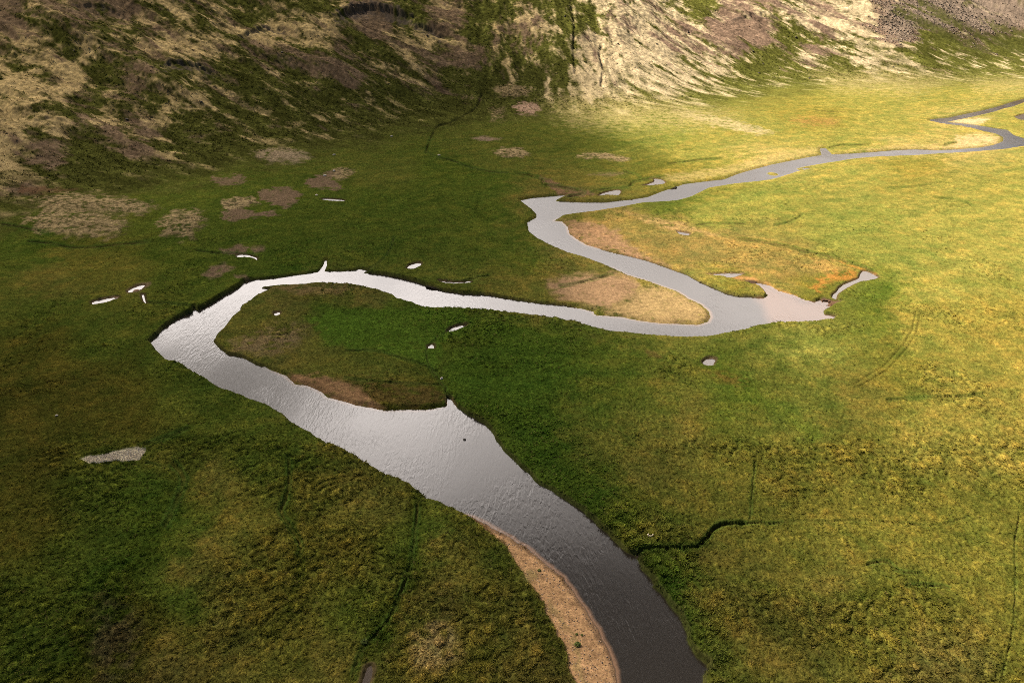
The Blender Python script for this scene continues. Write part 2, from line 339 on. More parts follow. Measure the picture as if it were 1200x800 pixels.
# foot of the hillside
foot_px = [(-120, 300), (0, 258), (120, 232), (250, 205), (340, 186), (430, 166), (510, 150), (570, 142), (640, 140), (720, 137), (800, 130), (880, 115), (960, 102), (1040, 98), (1120, 98), (1200, 94), (1300, 88)]
foot = [unproj(a, b) for a, b in foot_px]
foot = [(-900, -900), (-620, -350), (-430, 120)] + foot + [(1300, 1050), (2600, 1350), (6000, 1500)]
foot = smooth_line(foot, 4)
seg = np.array(foot)
cum = np.concatenate([[0], np.cumsum(np.hypot(*(seg[1:] - seg[:-1]).T))])
best = np.full(X.shape, 1e12, np.float32); S_ = np.zeros_like(best); D_ = np.zeros_like(best)
for i in range(len(seg) - 1):
    ax, ay = seg[i]; ex, ey = seg[i + 1] - seg[i]
    L = math.hypot(ex, ey)
    wx = X - ax; wy = Y - ay
    tr = (wx * ex + wy * ey) / (L * L)
    t = np.clip(tr, 0, 1)
    q = (wx - t * ex) ** 2 + (wy - t * ey) ** 2
    m = q < best
    best = np.where(m, q, best)
    sgn = np.sign(ex * wy - ey * wx)
    D_ = np.where(m, sgn * np.sqrt(q), D_)
    S_ = np.where(m, cum[i] + t * L, S_)
s0 = cum[int(np.argmin(np.abs(seg[:, 0] + 27)))]      # middle of the picture
srel = S_ - s0
# slope profile
apron = 45 + 75 * sstep(0, -300, srel)
dt = np.arange(0, 8000, 1.0)


def profile(ap):
    sl = 0.05 + 0.06 * sstep(0, 30, dt) + 0.33 * sstep(ap * 0.4, ap * 2.0, dt) - 0.37 * sstep(330, 500, dt) - 0.05 * sstep(900, 1800, dt)
    return np.cumsum(sl)


pa, pb = profile(45.0), profile(120.0)
dd = np.clip(D_, 0, 7990)
za = np.interp(dd, dt, pa); zb = np.interp(dd, dt, pb)
wmix = (apron - 45) / 75
Z = (za * (1 - wmix) + zb * wmix).astype(np.float32)
# far rim of the valley on the other sides keeps the horizon closed
Z += (sstep(700, 3500, RAD) * (D_ < 0) * 160 * sstep(0, 500, -D_)).astype(np.float32)
hillw = sstep(15, 170, D_)
qx0, qy0 = proj(X, Y, Z)
wA = sstep(640, 470, qx0).astype(np.float32); wC = sstep(680, 800, qx0).astype(np.float32); wB = 1 - wA - wC
FLOW = [(.88, -.47), (.12, -.99), (.78, -.62)]
warp = fbm(X / 70, Y / 70, 2, 21) * 6 + fbm(X / 17, Y / 17, 2, 22) * 2.5


def streak(across, along, seed, k=slice(None)):
    tot = 0
    for wgt, (fx_, fy_) in zip((wA[k], wB[k], wC[k]), FLOW):
        u = (X[k] * -fy_ + Y[k] * fx_ + warp[k]) / across
        v = (X[k] * fx_ + Y[k] * fy_) / along
        tot = tot + wgt * perlin(u, v, seed)
    return tot / np.sqrt(wA[k] ** 2 + wB[k] ** 2 + wC[k] ** 2)


rel = (streak(62, 190, 3) * 8 + streak(24, 80, 4) * 4.8 + streak(10, 34, 5) * 2.0 + streak(4.5, 16, 6) * .7) * hillw * (1 - .45 * wB)
knob = fbm(X / 34, Y / 34, 3, 9) * 2.6 * sstep(-45, 25, D_) * (1 - 0.6 * hillw) * sstep(120, -60, srel)
Z += (rel + knob).astype(np.float32)
Z += (fbm(X / 70, Y / 70, 3, 12) * 0.45 * sstep(60, 120, RAD)).astype(np.float32)

PX, PY = proj(X, Y, Z)
PX = PX.astype(np.float32); PY = PY.astype(np.float32)
front = (Y > 20)
PX = np.where(front, np.clip(PX, -250, 1450), np.where(X > 0, 1450, -250)).astype(np.float32)
PY = np.where(front, np.clip(PY, -300, 1000), 1000).astype(np.float32)

# crags: low rock steps on the hillside
crag_mask = np.zeros_like(Z)
crags = [([(398, 17), (415, 11), (440, 9), (462, 14), (478, 20)], 5.5, 12, .85), ([(192, 76), (210, 73), (232, 77), (245, 83)], 3.0, 9, .6), ([(88, 8), (105, 5), (128, 9), (138, 16)], 1.5, 8, .25),
         ([(488, 30), (505, 34), (514, 42)], 4.0, 8, .6), ([(40, 144), (58, 140), (76, 144)], 2.0, 5, .35), ([(285, 41), (305, 33), (340, 36)], 2.5, 6, .45), ([(865, 22), (885, 15), (905, 20)], 2.0, 6, .3)]
for pts, A, hpx, cst in crags:
    x0, x1 = pts[0][0], pts[-1][0]
    k = np.nonzero((PX > x0 - 25) & (PX < x1 + 25) & (PY > pts[0][1] - 90) & (PY < pts[0][1] + 40) & (D_ > 0))[0]
    xs = [p[0] for p in pts]; ys = [p[1] for p in pts]
    jx = PX[k] + perlin(X[k] / 5, Y[k] / 5, 31) * 3
    yl = np.interp(jx, xs, ys) + perlin(X[k] / 4, Y[k] / 4, 33) * 2.5
    edge = sstep(x0 - 12, x0 + 8, jx) * sstep(x1 + 12, x1 - 8, jx)
    up = yl + 2 - PY[k]
    Z[k] += (A * edge * sstep(-1.0, 2.0, up) * np.exp(-np.clip(up, 0, 200) / 16)).astype(np.float32)
    crag_mask[k] = np.maximum(crag_mask[k], cst * edge * sstep(hpx, hpx * .2, np.abs(PY[k] - yl - hpx * .45)))

PX, PY = proj(X, Y, Z)
PX = np.where(front, np.clip(PX, -250, 1450), np.where(X > 0, 1450, -250)).astype(np.float32)
PY = np.where(front, np.clip(PY, -300, 1000), 1000).astype(np.float32)

# ------------------------------------------------------------------ plant cover colours
n20 = fbm(X / 26, Y / 26, 3, 41); n6 = fbm(X / 7, Y / 7, 3, 47); n2 = perlin(X / 2.1, Y / 2.1, 51); n20b = fbm(X / 22 + 9, Y / 22, 3, 61)
jx = PX + n20 * 42 + n6 * 22 + n2 * 7
jy = PY + (n20b * 24 + perlin(X / 6, Y / 6, 63) * 11 + perlin(X / 1.7, Y / 1.7, 64) * 4) * sstep(60, 400, PY)
W = np.zeros_like(X); A3 = [np.zeros_like(X) for _ in range(3)]
ysc = 1.0 + 1.2 * sstep(450, 150, PY)
for (a, b, r_, g_, b_) in CP:
    d2 = (jx - a) ** 2 + ((jy - b) * ysc) ** 2 + 24 ** 2
    w = 1.0 / (d2 * d2)
    W += w
    for c, v in enumerate((r_, g_, b_)):
        A3[c] += w * np.float32(math.log(v))
A = np.stack([np.exp(a / W) for a in A3], 1).astype(np.float32)
fuzz = np.ones_like(X)


def mixcol(k, colr, m):
    A[k] = A[k] * (1 - m[:, None]) + np.array(colr, np.float32)[None] * m[:, None]


# scroll bars: bands of drier and greener grass that follow the bends of the river, and green swales along old channels
rw_ = [unproj(a, b, 0) for a, b in river_px[::3]]
kk_ = np.nonzero((D_ < 10) & (RAD > 60) & (RAD < 1300) & (PX > -240) & (PX < 1440) & (PY < 990))[0]
dr_, tt_ = line_dist(X[kk_], Y[kk_], rw_)
rivdist = np.full_like(X, 500.0); rivdist[kk_] = dr_
band = perlin((rivdist + n20 * 9) / 8.5, X / 70 + Y / 90, 301) * .6 + perlin((rivdist + n20 * 12) / 3.6, X / 35 - Y / 40, 303) * .4
band = band * sstep(170, 30, rivdist)
u_ = X * .8 + Y * .6; v_ = Y * .8 - X * .6
stroke = perlin(u_ / 46 + n20 * .5, v_ / 11 + n20b * .7, 305) * .6 + perlin(u_ / 15, v_ / 4 + n6 * .4, 307) * .4
A *= np.exp((band * .55 + stroke * .45)[:, None] * np.array([[.55, .30, .30]], np.float32))
swales = [([(238, 495), (215, 560), (175, 640), (125, 720), (70, 810)], 26, .8), ([(490, 560), (488, 620), (475, 690), (440, 750), (405, 810)], 13, .75), ([(338, 515), (338, 600), (352, 660), (335, 730)], 9, .6),
          ([(530, 600), (585, 660), (630, 720), (665, 800)], 12, .5), ([(815, 415), (870, 455), (930, 490), (960, 520)], 12, .6), ([(690, 540), (760, 585), (800, 612)], 10, .5), ([(700, 425), (745, 470), (800, 480)], 12, .4),
          ([(820, 660), (900, 690), (985, 700), (1060, 690)], 8, .35), ([(150, 540), (190, 520), (240, 490), (300, 470)], 8, .5), ([(20, 300), (80, 285), (180, 300), (260, 312)], 6, .5), ([(1000, 350), (1060, 335), (1130, 330), (1210, 335)], 6, .3),
          ([(890, 410), (960, 395), (1040, 385)], 6, .3), ([(640, 180), (690, 170), (760, 166)], 5, .3)]
for pts, w, amt in swales:
    pts = smooth_line(pts, 4)
    k = subset(PX, PY, pts, w * 2 + 12)
    d, t = line_dist(PX[k] + n6[k] * w * .7 + n2[k] * 3, PY[k] + n20b[k] * w * .4, pts)
    m = (sstep(w * 1.3, w * .2, d) * amt * .75 * sstep(0, .1, t) * sstep(1, .9, t)).astype(np.float32)
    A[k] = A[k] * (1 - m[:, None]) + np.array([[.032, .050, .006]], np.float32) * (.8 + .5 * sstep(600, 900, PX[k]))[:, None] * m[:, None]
    Z[k] -= m * .5
Z += band * .22
# meadow mottling: drier and greener clumps
mm = np.clip(n6 * 1.5 + n2 * 0.5, -1, 1)[:, None]
A *= np.exp(mm * np.array([[0.34, 0.20, 0.22]], np.float32))
# hillside: moss heath (pale), scree soil (brown) and grass (green) in streaks down the slope
tanp = """20 30 .5 .5,100 15 .4 .6,60 60 .5 .4,120 40 .6 .3,30 95 .9 .1,80 100 .8 .1,150 80 .4 .3,110 115 .1 .1,190 60 .6 .3,220 100 .6 .2,170 115 .3 .3,250 40 .7 .2,260 85 .2 .3,300 20 .3 .2,320 40 .8 .4,
350 60 .4 .4,380 30 .8 .2,300 75 .3 .3,340 110 .2 .2,280 130 .4 .1,130 135 .8 .1,60 150 .7 .3,20 150 .7 .2,60 175 .3 .7,150 150 .5 .5,20 195 .9 .2,120 180 .1 .1,160 165 .4 .6,200 185 .3 .2,240 160 .2 .1,300 155 .3 .1,350 150 .5 .1,
380 130 .3 .1,400 90 .2 .6,430 60 .2 .2,440 20 .5 .9,470 50 .8 .3,500 70 .5 .4,420 120 .2 .2,370 5 .3 0,480 10 .3 .2,520 20 .5 .6,540 60 .5 .6,580 20 .1 .1,500 110 .1 .2,560 90 .1 .1,600 30 .6 .4,620 70 .6 .2,600 60 .3 .1,
640 40 .6 .2,650 90 .3 .1,660 20 .3 .1,680 20 .2 0,690 60 .7 0,690 90 .8 0,720 50 .95 .1,740 30 .9 .4,720 15 .8 .3,715 100 .9 0,760 60 .9 .1,760 90 .8 0,740 120 .8 0,800 100 .8 0,790 45 .8 .5,820 70 .6 .3,800 20 .5 .5,820 15 .2 .1,
850 30 .45 .7,880 45 .35 .75,860 10 .6 .6,840 85 .7 .1,870 85 .3 .1,900 70 .3 .1,900 100 .5 0,950 20 .6 .4,960 60 .4 .4,930 60 .3 .1,1000 30 .8 .3,1020 60 .9 .1,990 75 .3 .1,1040 80 .9 0,1050 30 .8 .9,1090 50 .2 .1,1100 20 .2 .9,1150 25 .4 .9,1140 50 .3 .5,1180 60 .2 .2,
1180 20 .3 .8,1100 75 .3 0,1150 80 .3 0,1200 80 .3 0,940 100 .4 0,980 95 .3 0,1080 95 .5 0,700 130 .5 0,760 130 .6 0,560 40 .1 .1,520 90 .3 .4,540 120 .1 .1,460 140 .2 .1,620 130 .2 .1,400 160 .4 .1,420 180 .3 .1,200 230 .1 0,100 210 .2 .1,300 200 .2 0"""
W = np.zeros_like(X); TA = np.zeros_like(X); BA = np.zeros_like(X)
hk = np.nonzero((D_ > -60) & (PY < 330))[0]
hx = PX[hk] + n20[hk] * 14; hy = (PY[hk] + n20b[hk] * 9)
w_ = np.zeros(len(hk), np.float32); t_ = w_.copy(); b_ = w_.copy()
for it in tanp.replace('\n', '').split(','):
    a, b, t, br = map(float, it.split())
    d2 = (hx - a) ** 2 + ((hy - b) * 1.3) ** 2 + 100
    w = 1 / (d2 * d2)
    w_ += w; t_ += w * t; b_ += w * br
t_ /= w_; b_ /= w_
dh = D_[hk]
st1 = streak(22, 70, 71, hk); st2 = streak(8, 24, 73, hk); st3 = streak(3.0, 8, 77, hk); st4 = fbm(X[hk] / 14, Y[hk] / 14, 4, 79)
na = st1 * .48 + st2 * .44 + st3 * .28 + st4 * .52
nb = streak(26, 80, 81, hk) * .5 + streak(9, 26, 83, hk) * .36 + streak(3.4, 9, 85, hk) * .22 + st4 * -.3
tm = sstep(-0.27, 0.27, na + (t_ - .55 - .09 * sstep(760, 560, PX[hk])) * 1.2 + n2[hk] * .16)
bm = sstep(-0.24, 0.24, nb + (b_ - .47) * 1.25 + n2[hk] * .14)
tm = tm * sstep(5, 95, dh + n20[hk] * 60 + st2 * 40); bm = bm * sstep(0, 60, dh + n20[hk] * 40)
hz = sstep(-40, 22, dh + n6[hk] * 26 + n20[hk] * 25)
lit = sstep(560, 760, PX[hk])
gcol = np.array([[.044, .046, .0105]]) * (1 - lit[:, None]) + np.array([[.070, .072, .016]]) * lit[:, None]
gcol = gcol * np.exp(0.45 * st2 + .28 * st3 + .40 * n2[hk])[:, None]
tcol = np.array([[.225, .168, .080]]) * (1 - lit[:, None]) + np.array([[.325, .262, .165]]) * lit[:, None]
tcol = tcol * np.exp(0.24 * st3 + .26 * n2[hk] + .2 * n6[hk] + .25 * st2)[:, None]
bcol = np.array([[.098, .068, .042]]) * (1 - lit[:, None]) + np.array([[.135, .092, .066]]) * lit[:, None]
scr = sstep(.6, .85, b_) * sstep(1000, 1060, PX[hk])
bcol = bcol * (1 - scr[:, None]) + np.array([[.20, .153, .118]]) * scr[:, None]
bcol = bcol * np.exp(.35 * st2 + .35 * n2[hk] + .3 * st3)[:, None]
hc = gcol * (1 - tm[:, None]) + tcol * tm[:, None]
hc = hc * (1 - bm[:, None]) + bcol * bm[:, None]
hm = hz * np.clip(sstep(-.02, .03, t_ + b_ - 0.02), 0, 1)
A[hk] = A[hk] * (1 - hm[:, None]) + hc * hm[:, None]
fuzz[hk] = 1 - 0.55 * hm * np.maximum(tm, bm)
barren = np.zeros_like(X); barren[hk] = hm * bm

for poly, colr, soft, rag, amt, cov in patches:
    if amt <= 0:
        continue
    k = subset(PX, PY, poly, soft + rag + 4)
    qx = PX[k] + (n6[k] * 2.0 + n2[k] * .7) * rag; qy = PY[k] + (perlin(X[k] / 5 + 3, Y[k] / 5, 91) * 1.4 + n2[k] * .6) * rag * .5
    d = sdf_poly(qx, qy, poly)
    m = (sstep(soft, -soft, d) * amt).astype(np.float32)
    if cov > .05:
        m = m * sstep(-.55 - .7 * amt, .15 - .35 * amt, n6[k] + n2[k] * .7 + n20[k] * .4 - .25 * cov)
    if colr is DRY:                                                # lichen heath: pale cushions over brown gravel
        mixcol(k, (.10, .068, .042), m)
        m = m * sstep(-.30, .22, n2[k] * .9 + n6[k] * .8 + perlin(X[k] / .9, Y[k] / .9, 95) * .5)
    mixcol(k, np.array(colr), m)
    A[k] *= np.exp(.22 * m * (perlin(X[k] / .9, Y[k] / .9, 93) + .6 * n6[k]))[:, None]
    fuzz[k] = fuzz[k] * (1 - m) + cov * m
    barren[k] = np.maximum(barren[k] * (1 - m * cov), m * (1 - cov))

k = np.nonzero(crag_mask > 0.02)[0]
cm = np.clip(crag_mask[k] * 1.25 + (perlin(X[k] / 4, Y[k] / 4, 97) * .8 + streak(3, 14, 98, k) * .9 - .25) * (crag_mask[k] > .05), 0, 1)
mixcol(k, (.066, .052, .042), (cm * .85).astype(np.float32))
fuzz[k] *= (1 - cm * .8)

# ------------------------------------------------------------------ relief: hummocks and tussocks
wxx = X + perlin(X / 3.1, Y / 3.1, 101) * .5; wyy = Y + perlin(X / 3.1 + 50, Y / 3.1, 103) * .5
hsz = sstep(-.05, .35, fbm(X / 30, Y / 30, 2, 109) + .25 * sstep(640, 740, PY) + .2 * sstep(520, 620, PY) * sstep(420, 380, np.abs(PX - 340) + 60))
bil = np.abs(perlin(wxx / 1.7, wyy / 1.7, 105)) ** .75 * (1 - hsz) + np.abs(perlin(wxx / 3.0, wyy / 3.0, 106)) ** .7 * hsz
bil2 = np.abs(perlin(wxx / .95, wyy / .95, 107)) ** .75
amp = np.where(D_ > 0, 0.9, 0.62)
nearw = sstep(420, 160, RAD)
hum = bil * (0.42 + 1.0 * hsz) + bil2 * .34 + (fbm(X / 3.4, Y / 3.4, 2, 111)) * .34
grain = (rng.random(len(X)).astype(np.float32) - .5) * spacing * .34
Zh = (hum * amp * (.35 + .65 * nearw) + grain * (1 - .8 * nearw)) * np.clip(fuzz, .06, 1)
Zh *= sstep(40, 75, RAD)
Z0 = Z.copy()
Z = Z + Zh.astype(np.float32) + (fbm(X / 4, Y / 4, 3, 113) * 1.1 * hillw * (RAD < 1400)).astype(np.float32)
# hummock tops drier and lighter, clefts mossy with their shade painted in
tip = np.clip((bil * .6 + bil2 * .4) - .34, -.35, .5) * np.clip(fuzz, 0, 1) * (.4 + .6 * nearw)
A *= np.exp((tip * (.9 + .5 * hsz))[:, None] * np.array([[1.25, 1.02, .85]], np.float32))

# low heath mounds on the valley floor
for (mx, my, wpx, hpx, hh) in [(600, 180, 26, 8, 1.2), (707, 185, 34, 6, 1.0), (600, 108, 24, 9, 2), (617, 129, 18, 9, 1.6), (95, 264, 60, 14, 2.2), (115, 241, 75, 11, 2.2), (213, 264, 28, 15, 1.8), (332, 183, 36, 9, 1.6), (60, 150, 40, 14, 3.0)]:
    e = ((PX - mx) / wpx) ** 2 + ((PY - my) / hpx) ** 2
    Z += (hh * np.exp(-e * 1.2)).astype(np.float32)

# tracks
for pts in tracks:
    k = subset(PX, PY, pts, 8)
    d, _ = line_dist(PX[k], PY[k], pts)
    m = sstep(1.3, .4, d)
    A[k] *= np.exp(-.45 * m)[:, None]; Z[k] -= .2 * m
# turf cuts
for pts, w, dep, dk in cuts:
    pts = smooth_line(pts, 3)
    k = subset(PX, PY, pts, w * 3 + 6)
    d, t = line_dist(PX[k] + perlin(X[k] / 3, Y[k] / 3, 121) * .9, PY[k] + perlin(X[k] / 3, Y[k] / 3, 123) * .6, pts)
    fade = sstep(0, .06, t) * sstep(1, .94, t) if dep < 1.5 else 1.0
    brk = np.clip(.75 + perlin(X[k] / 9, Y[k] / 9, 125) * .8, .15, 1) if dep < 1.5 else 1.0
    m = sstep(w, w * .45, d) * fade * brk
    Z[k] -= (dep * m + Zh[k] * m * .7).astype(np.float32)
    g = sstep(w * 2.6, w, d) * (1 - m) * fade * .55 * (PY[k] > 160)
    mixcol(k, (.030, .058, .010), g.astype(np.float32) * (1 if dep > .3 else .5))
    mixcol(k, PEAT, (m * dk * .7).astype(np.float32))
    fuzz[k] *= 1 - .5 * m

# ------------------------------------------------------------------ river and ponds carved in
edge_j = perlin(X / 3.4, Y / 3.4, 131) * .42 + perlin(X / 1.1, Y / 1.1, 133) * .10
gravel = np.zeros_like(X)
for poly, wid in [([(548, 600), (590, 612), (640, 645), (690, 700), (730, 780), (735, 1000), (660, 1000), (664, 800), (640, 720), (600, 650)], 7.0),
                  ([(660, 350), (720, 310), (800, 330), (850, 365), (825, 388), (700, 372)], 1.6), ([(640, 250), (665, 258), (700, 290), (680, 292), (655, 275)], 2.5),
                  ([(310, 425), (350, 440), (430, 470), (520, 470), (520, 484), (440, 490), (340, 455)], 1.6), ([(900, 330), (940, 340), (955, 356), (900, 350)], 2.5)]:
    k = subset(PX, PY, poly, 12)
    d = sdf_poly(PX[k], PY[k], poly)
    gravel[k] = np.maximum(gravel[k], sstep(6, -6, d) * wid)
river_w = [unproj(a, b, ZW) for a, b in river_px]
k = subset(X, Y, river_w, 16)
k = k[(RAD[k] > 40)]
sd = sdf_poly(X[k], Y[k], river_w)
for (ix, iy, irad) in [(905.5, 204, 1.9), (938, 198.5, 1.2)]:                    # grass islets
    wx, wy = unproj(ix, iy, ZW)
    sd = np.maximum(sd, irad - np.hypot((X[k] - wx) * .6, (Y[k] - wy) * .45))
for poly in ([(165, 400), (230, 350), (290, 322), (300, 330), (235, 372), (178, 410)], [(560, 480), (640, 560), (745, 640), (830, 780), (850, 770), (760, 620), (600, 480)], [(430, 322), (560, 340), (560, 330), (430, 312)], [(1085, 138), (1210, 110), (1210, 118), (1085, 144)]):
    dl = sdf_poly(PX[k], PY[k], poly)
    Z[k] += (.65 * sstep(520, 380, RAD[k]) * sstep(6, -4, dl) * np.exp(-np.clip(sd, 0, 40) / 7) * (D_[k] < 0)).astype(np.float32)
sdj = sd + edge_j[k] * sstep(0, .5, np.abs(sd) + .3) * np.clip(140 / RAD[k], .2, 1)
wb = .5 + gravel[k] + 2.2 * sstep(260, 450, RAD[k])
GR = gravel[k]
t = sstep(0.0, 1.0, sdj / wb)
bankz = ZW + .04
Zk = np.where(sdj > 0, bankz * (1 - t) + Z[k] * t, ZW - .10 - np.minimum(1.1, -sdj * np.where(gravel[k] > .5, .28, .35)))
Z[k] = np.where(sdj < 10, Zk, Z[k])
# banks: bare peat face, bed: dark silt, paler where shallow
face = (sdj > -.3) * sstep(1.0 * 1.0, .35, sdj) * np.where(gravel[k] > .8, 0, 1)
mixcol(k, (.040, .034, .015), (face * .55 * (1 - .65 * sstep(250, 420, RAD[k]))).astype(np.float32))
fuzz[k] *= 1 - .3 * face
mixcol(k, SAND, (sstep(3.5, 1.5, sdj) * sstep(2.6, 4, GR) * .9).astype(np.float32))
mixcol(k, (.105, .066, .040), (sstep(1.3, .5, sdj + n6[k] * .8) * sstep(2.6, 4, GR) * .75).astype(np.float32))
bed = sstep(.1, -.4, sdj)
mixcol(k, (.022, .018, .014), bed.astype(np.float32))
edgebed = bed * sstep(-1.4, -.1, sdj) * np.clip(gravel[k] / 3, 0, 1)
mixcol(k, (.30, .17, .10), (edgebed * .75).astype(np.float32))
shal_poly = [(880, 330), (905, 334), (940, 348), (990, 350), (985, 374), (930, 381), (900, 378), (895, 355)]
ds = sdf_poly(PX[k] + n20[k] * 12, PY[k] + n6[k] * 4, shal_poly)
mixcol(k, (.10, .057, .036), (bed * sstep(10, -10, ds) * .95).astype(np.float32))
fuzz[k] *= 1 - bed
river_sd = np.full_like(X, 99.0); river_sd[k] = sdj
barren[k] = np.where(sdj < 0, 1, barren[k])
# creeks that run with water lie at river level: small ponds
pond_world = []
ZP = -.42
for poly, lab in ponds_px:
    cx_, cy_ = np.mean([p[0] for p in poly]), np.mean([p[1] for p in poly])
    wx, wy = unproj(cx_, cy_, 0)
    j = int(np.argmin((X - wx) ** 2 + (Y - wy) ** 2))
    zp = float(Z0[j]) + ZP
    pc = list(poly) + [poly[0]]
    pc = smooth_line(pc, 4)[:-1]
    pw = [unproj(a, b, zp) for a, b in pc]
    pond_world.append((pw, zp, lab))
    k = subset(X, Y, pw, 5)
    sd = sdf_poly(X[k], Y[k], pw) + edge_j[k] * .5
    t = sstep(0, .7, sd)
    Z[k] = np.where(sd > 0, (zp + .03) * (1 - t) + np.maximum(Z[k], zp + .12) * t, zp - .1 - np.minimum(.5, -sd * .3))
    f = sstep(1.2, .4, sd) * .8
    mixcol(k, (.045, .030, .018), f.astype(np.float32))
    mixcol(k, (.20, .13, .09), sstep(.1, -.3, sd).astype(np.float32) * .8)
    fuzz[k] *= 1 - f

A = np.clip(A, .003, .75)

# ------------------------------------------------------------------ materials
def nodes_of(m):
    m.use_nodes = True
    nt = m.node_tree
    nt.nodes.clear()
    return nt, nt.nodes, nt.links


def ground_material():
    m = bpy.data.materials.new('turf_and_soil')
    nt, N, L = nodes_of(m)
    out = N.new('ShaderNodeOutputMaterial'); bs = N.new('ShaderNodeBsdfPrincipled')
    at = N.new('ShaderNodeAttribute'); at.attribute_name = 'cover'
    fz = N.new('ShaderNodeAttribute'); fz.attribute_name = 'tuft'
    tc = N.new('ShaderNodeTexCoord')
    mp = N.new('ShaderNodeMapping'); mp.inputs['Scale'].default_value = (1, 1, .5); L.new(tc.outputs['Object'], mp.inputs['Vector'])

    def noise(scale, det, rough=.6):
        n = N.new('ShaderNodeTexNoise'); n.inputs['Scale'].default_value = scale; n.inputs['Detail'].default_value = det; n.inputs['Roughness'].default_value = rough
        L.new(mp.outputs['Vector'], n.inputs['Vector'])
        return n
    n1, n2_, n3 = noise(.55, 5, .65), noise(2.6, 4, .7), noise(.09, 3, .6)

    def rng_(src, a, b, lo, hi):
        r = N.new('ShaderNodeMapRange'); r.inputs['From Min'].default_value = a; r.inputs['From Max'].default_value = b; r.inputs['To Min'].default_value = lo; r.inputs['To Max'].default_value = hi
        L.new(src, r.inputs['Value']); return r.outputs['Result']

    def mul(a, b):
        q = N.new('ShaderNodeMath'); q.operation = 'MULTIPLY'; L.new(a, q.inputs[0]); L.new(b, q.inputs[1]); return q.outputs[0]
    v = mul(mul(rng_(n1.outputs['Fac'], .3, .7, .66, 1.36), rng_(n2_.outputs['Fac'], .3, .7, .55, 1.5)), rng_(n3.outputs['Fac'], .3, .7, .86, 1.14))
    mx = N.new('ShaderNodeMix'); mx.data_type = 'RGBA'; mx.blend_type = 'MULTIPLY'; mx.inputs['Factor'].default_value = 1
    L.new(at.outputs['Color'], mx.inputs['A']); L.new(v, mx.inputs['B'])
    # single blades and seed heads turn straw coloured
    hs = N.new('ShaderNodeHueSaturation'); L.new(mx.outputs['Result'], hs.inputs['Color'])
    L.new(rng_(n2_.outputs['Color'], .3, .7, .485, .512), hs.inputs['Hue'])
    L.new(hs.outputs['Color'], bs.inputs['Base Color'])
    bs.inputs['Roughness'].default_value = .92
    bs.inputs['Specular IOR Level'].default_value = 0.0
    bp = N.new('ShaderNodeBump'); bp.inputs['Distance'].default_value = .35
    L.new(rng_(fz.outputs['Fac'], 0, 1, .25, .8), bp.inputs['Strength'])
    nb = noise(1.9, 6, .72); L.new(nb.outputs['Fac'], bp.inputs['Height'])
    L.new(bp.outputs['Normal'], bs.inputs['Normal'])
    L.new(bs.outputs['BSDF'], out.inputs['Surface'])
    return m


def water_material(name, ripple, clear):
    m = bpy.data.materials.new(name)
    nt, N, L = nodes_of(m)
    out = N.new('ShaderNodeOutputMaterial')
    tc = N.new('ShaderNodeTexCoord')
    mp = N.new('ShaderNodeMapping'); mp.inputs['Rotation'].default_value = (0, 0, math.radians(32)); mp.inputs['Scale'].default_value = (1.0, .30, 1)
    L.new(tc.outputs['Object'], mp.inputs['Vector'])
    na = N.new('ShaderNodeTexNoise'); na.inputs['Scale'].default_value = 1.35; na.inputs['Detail'].default_value = 3; na.inputs['Roughness'].default_value = .45; na.inputs['Distortion'].default_value = .8
    nb = N.new('ShaderNodeTexNoise'); nb.inputs['Scale'].default_value = .05; nb.inputs['Detail'].default_value = 4
    nc_ = N.new('ShaderNodeTexNoise'); nc_.inputs['Scale'].default_value = .07; nc_.inputs['Detail'].default_value = 2
    L.new(mp.outputs['Vector'], na.inputs['Vector']); L.new(tc.outputs['Object'], nb.inputs['Vector']); L.new(mp.outputs['Vector'], nc_.inputs['Vector'])
    # riffles and smooth glides alternate along the stream
    mr = N.new('ShaderNodeMapRange'); mr.inputs['From Min'].default_value = .40; mr.inputs['From Max'].default_value = .60; mr.inputs['To Min'].default_value = ripple * .15; mr.inputs['To Max'].default_value = ripple
    L.new(nb.outputs['Fac'], mr.inputs['Value'])
    bp = N.new('ShaderNodeBump'); bp.inputs['Distance'].default_value = .12; L.new(na.outputs['Fac'], bp.inputs['Height']); L.new(mr.outputs['Result'], bp.inputs['Strength'])
    bp2 = N.new('ShaderNodeBump'); bp2.inputs['Distance'].default_value = .5; bp2.inputs['Strength'].default_value = .35 * ripple; L.new(nc_.outputs['Fac'], bp2.inputs['Height']); L.new(bp.outputs['Normal'], bp2.inputs['Normal'])
    bs = N.new('ShaderNodeBsdfPrincipled'); bs.inputs['Roughness'].default_value = .13; bs.inputs['IOR'].default_value = 1.345
    if ripple > .2:
        at = N.new('ShaderNodeAttribute'); at.attribute_name = 'cover'; L.new(at.outputs['Color'], bs.inputs['Base Color'])
    else:
        bs.inputs['Base Color'].default_value = clear
    L.new(bp2.outputs['Normal'], bs.inputs['Normal'])
    L.new(bs.outputs[0], out.inputs['Surface'])
    return m


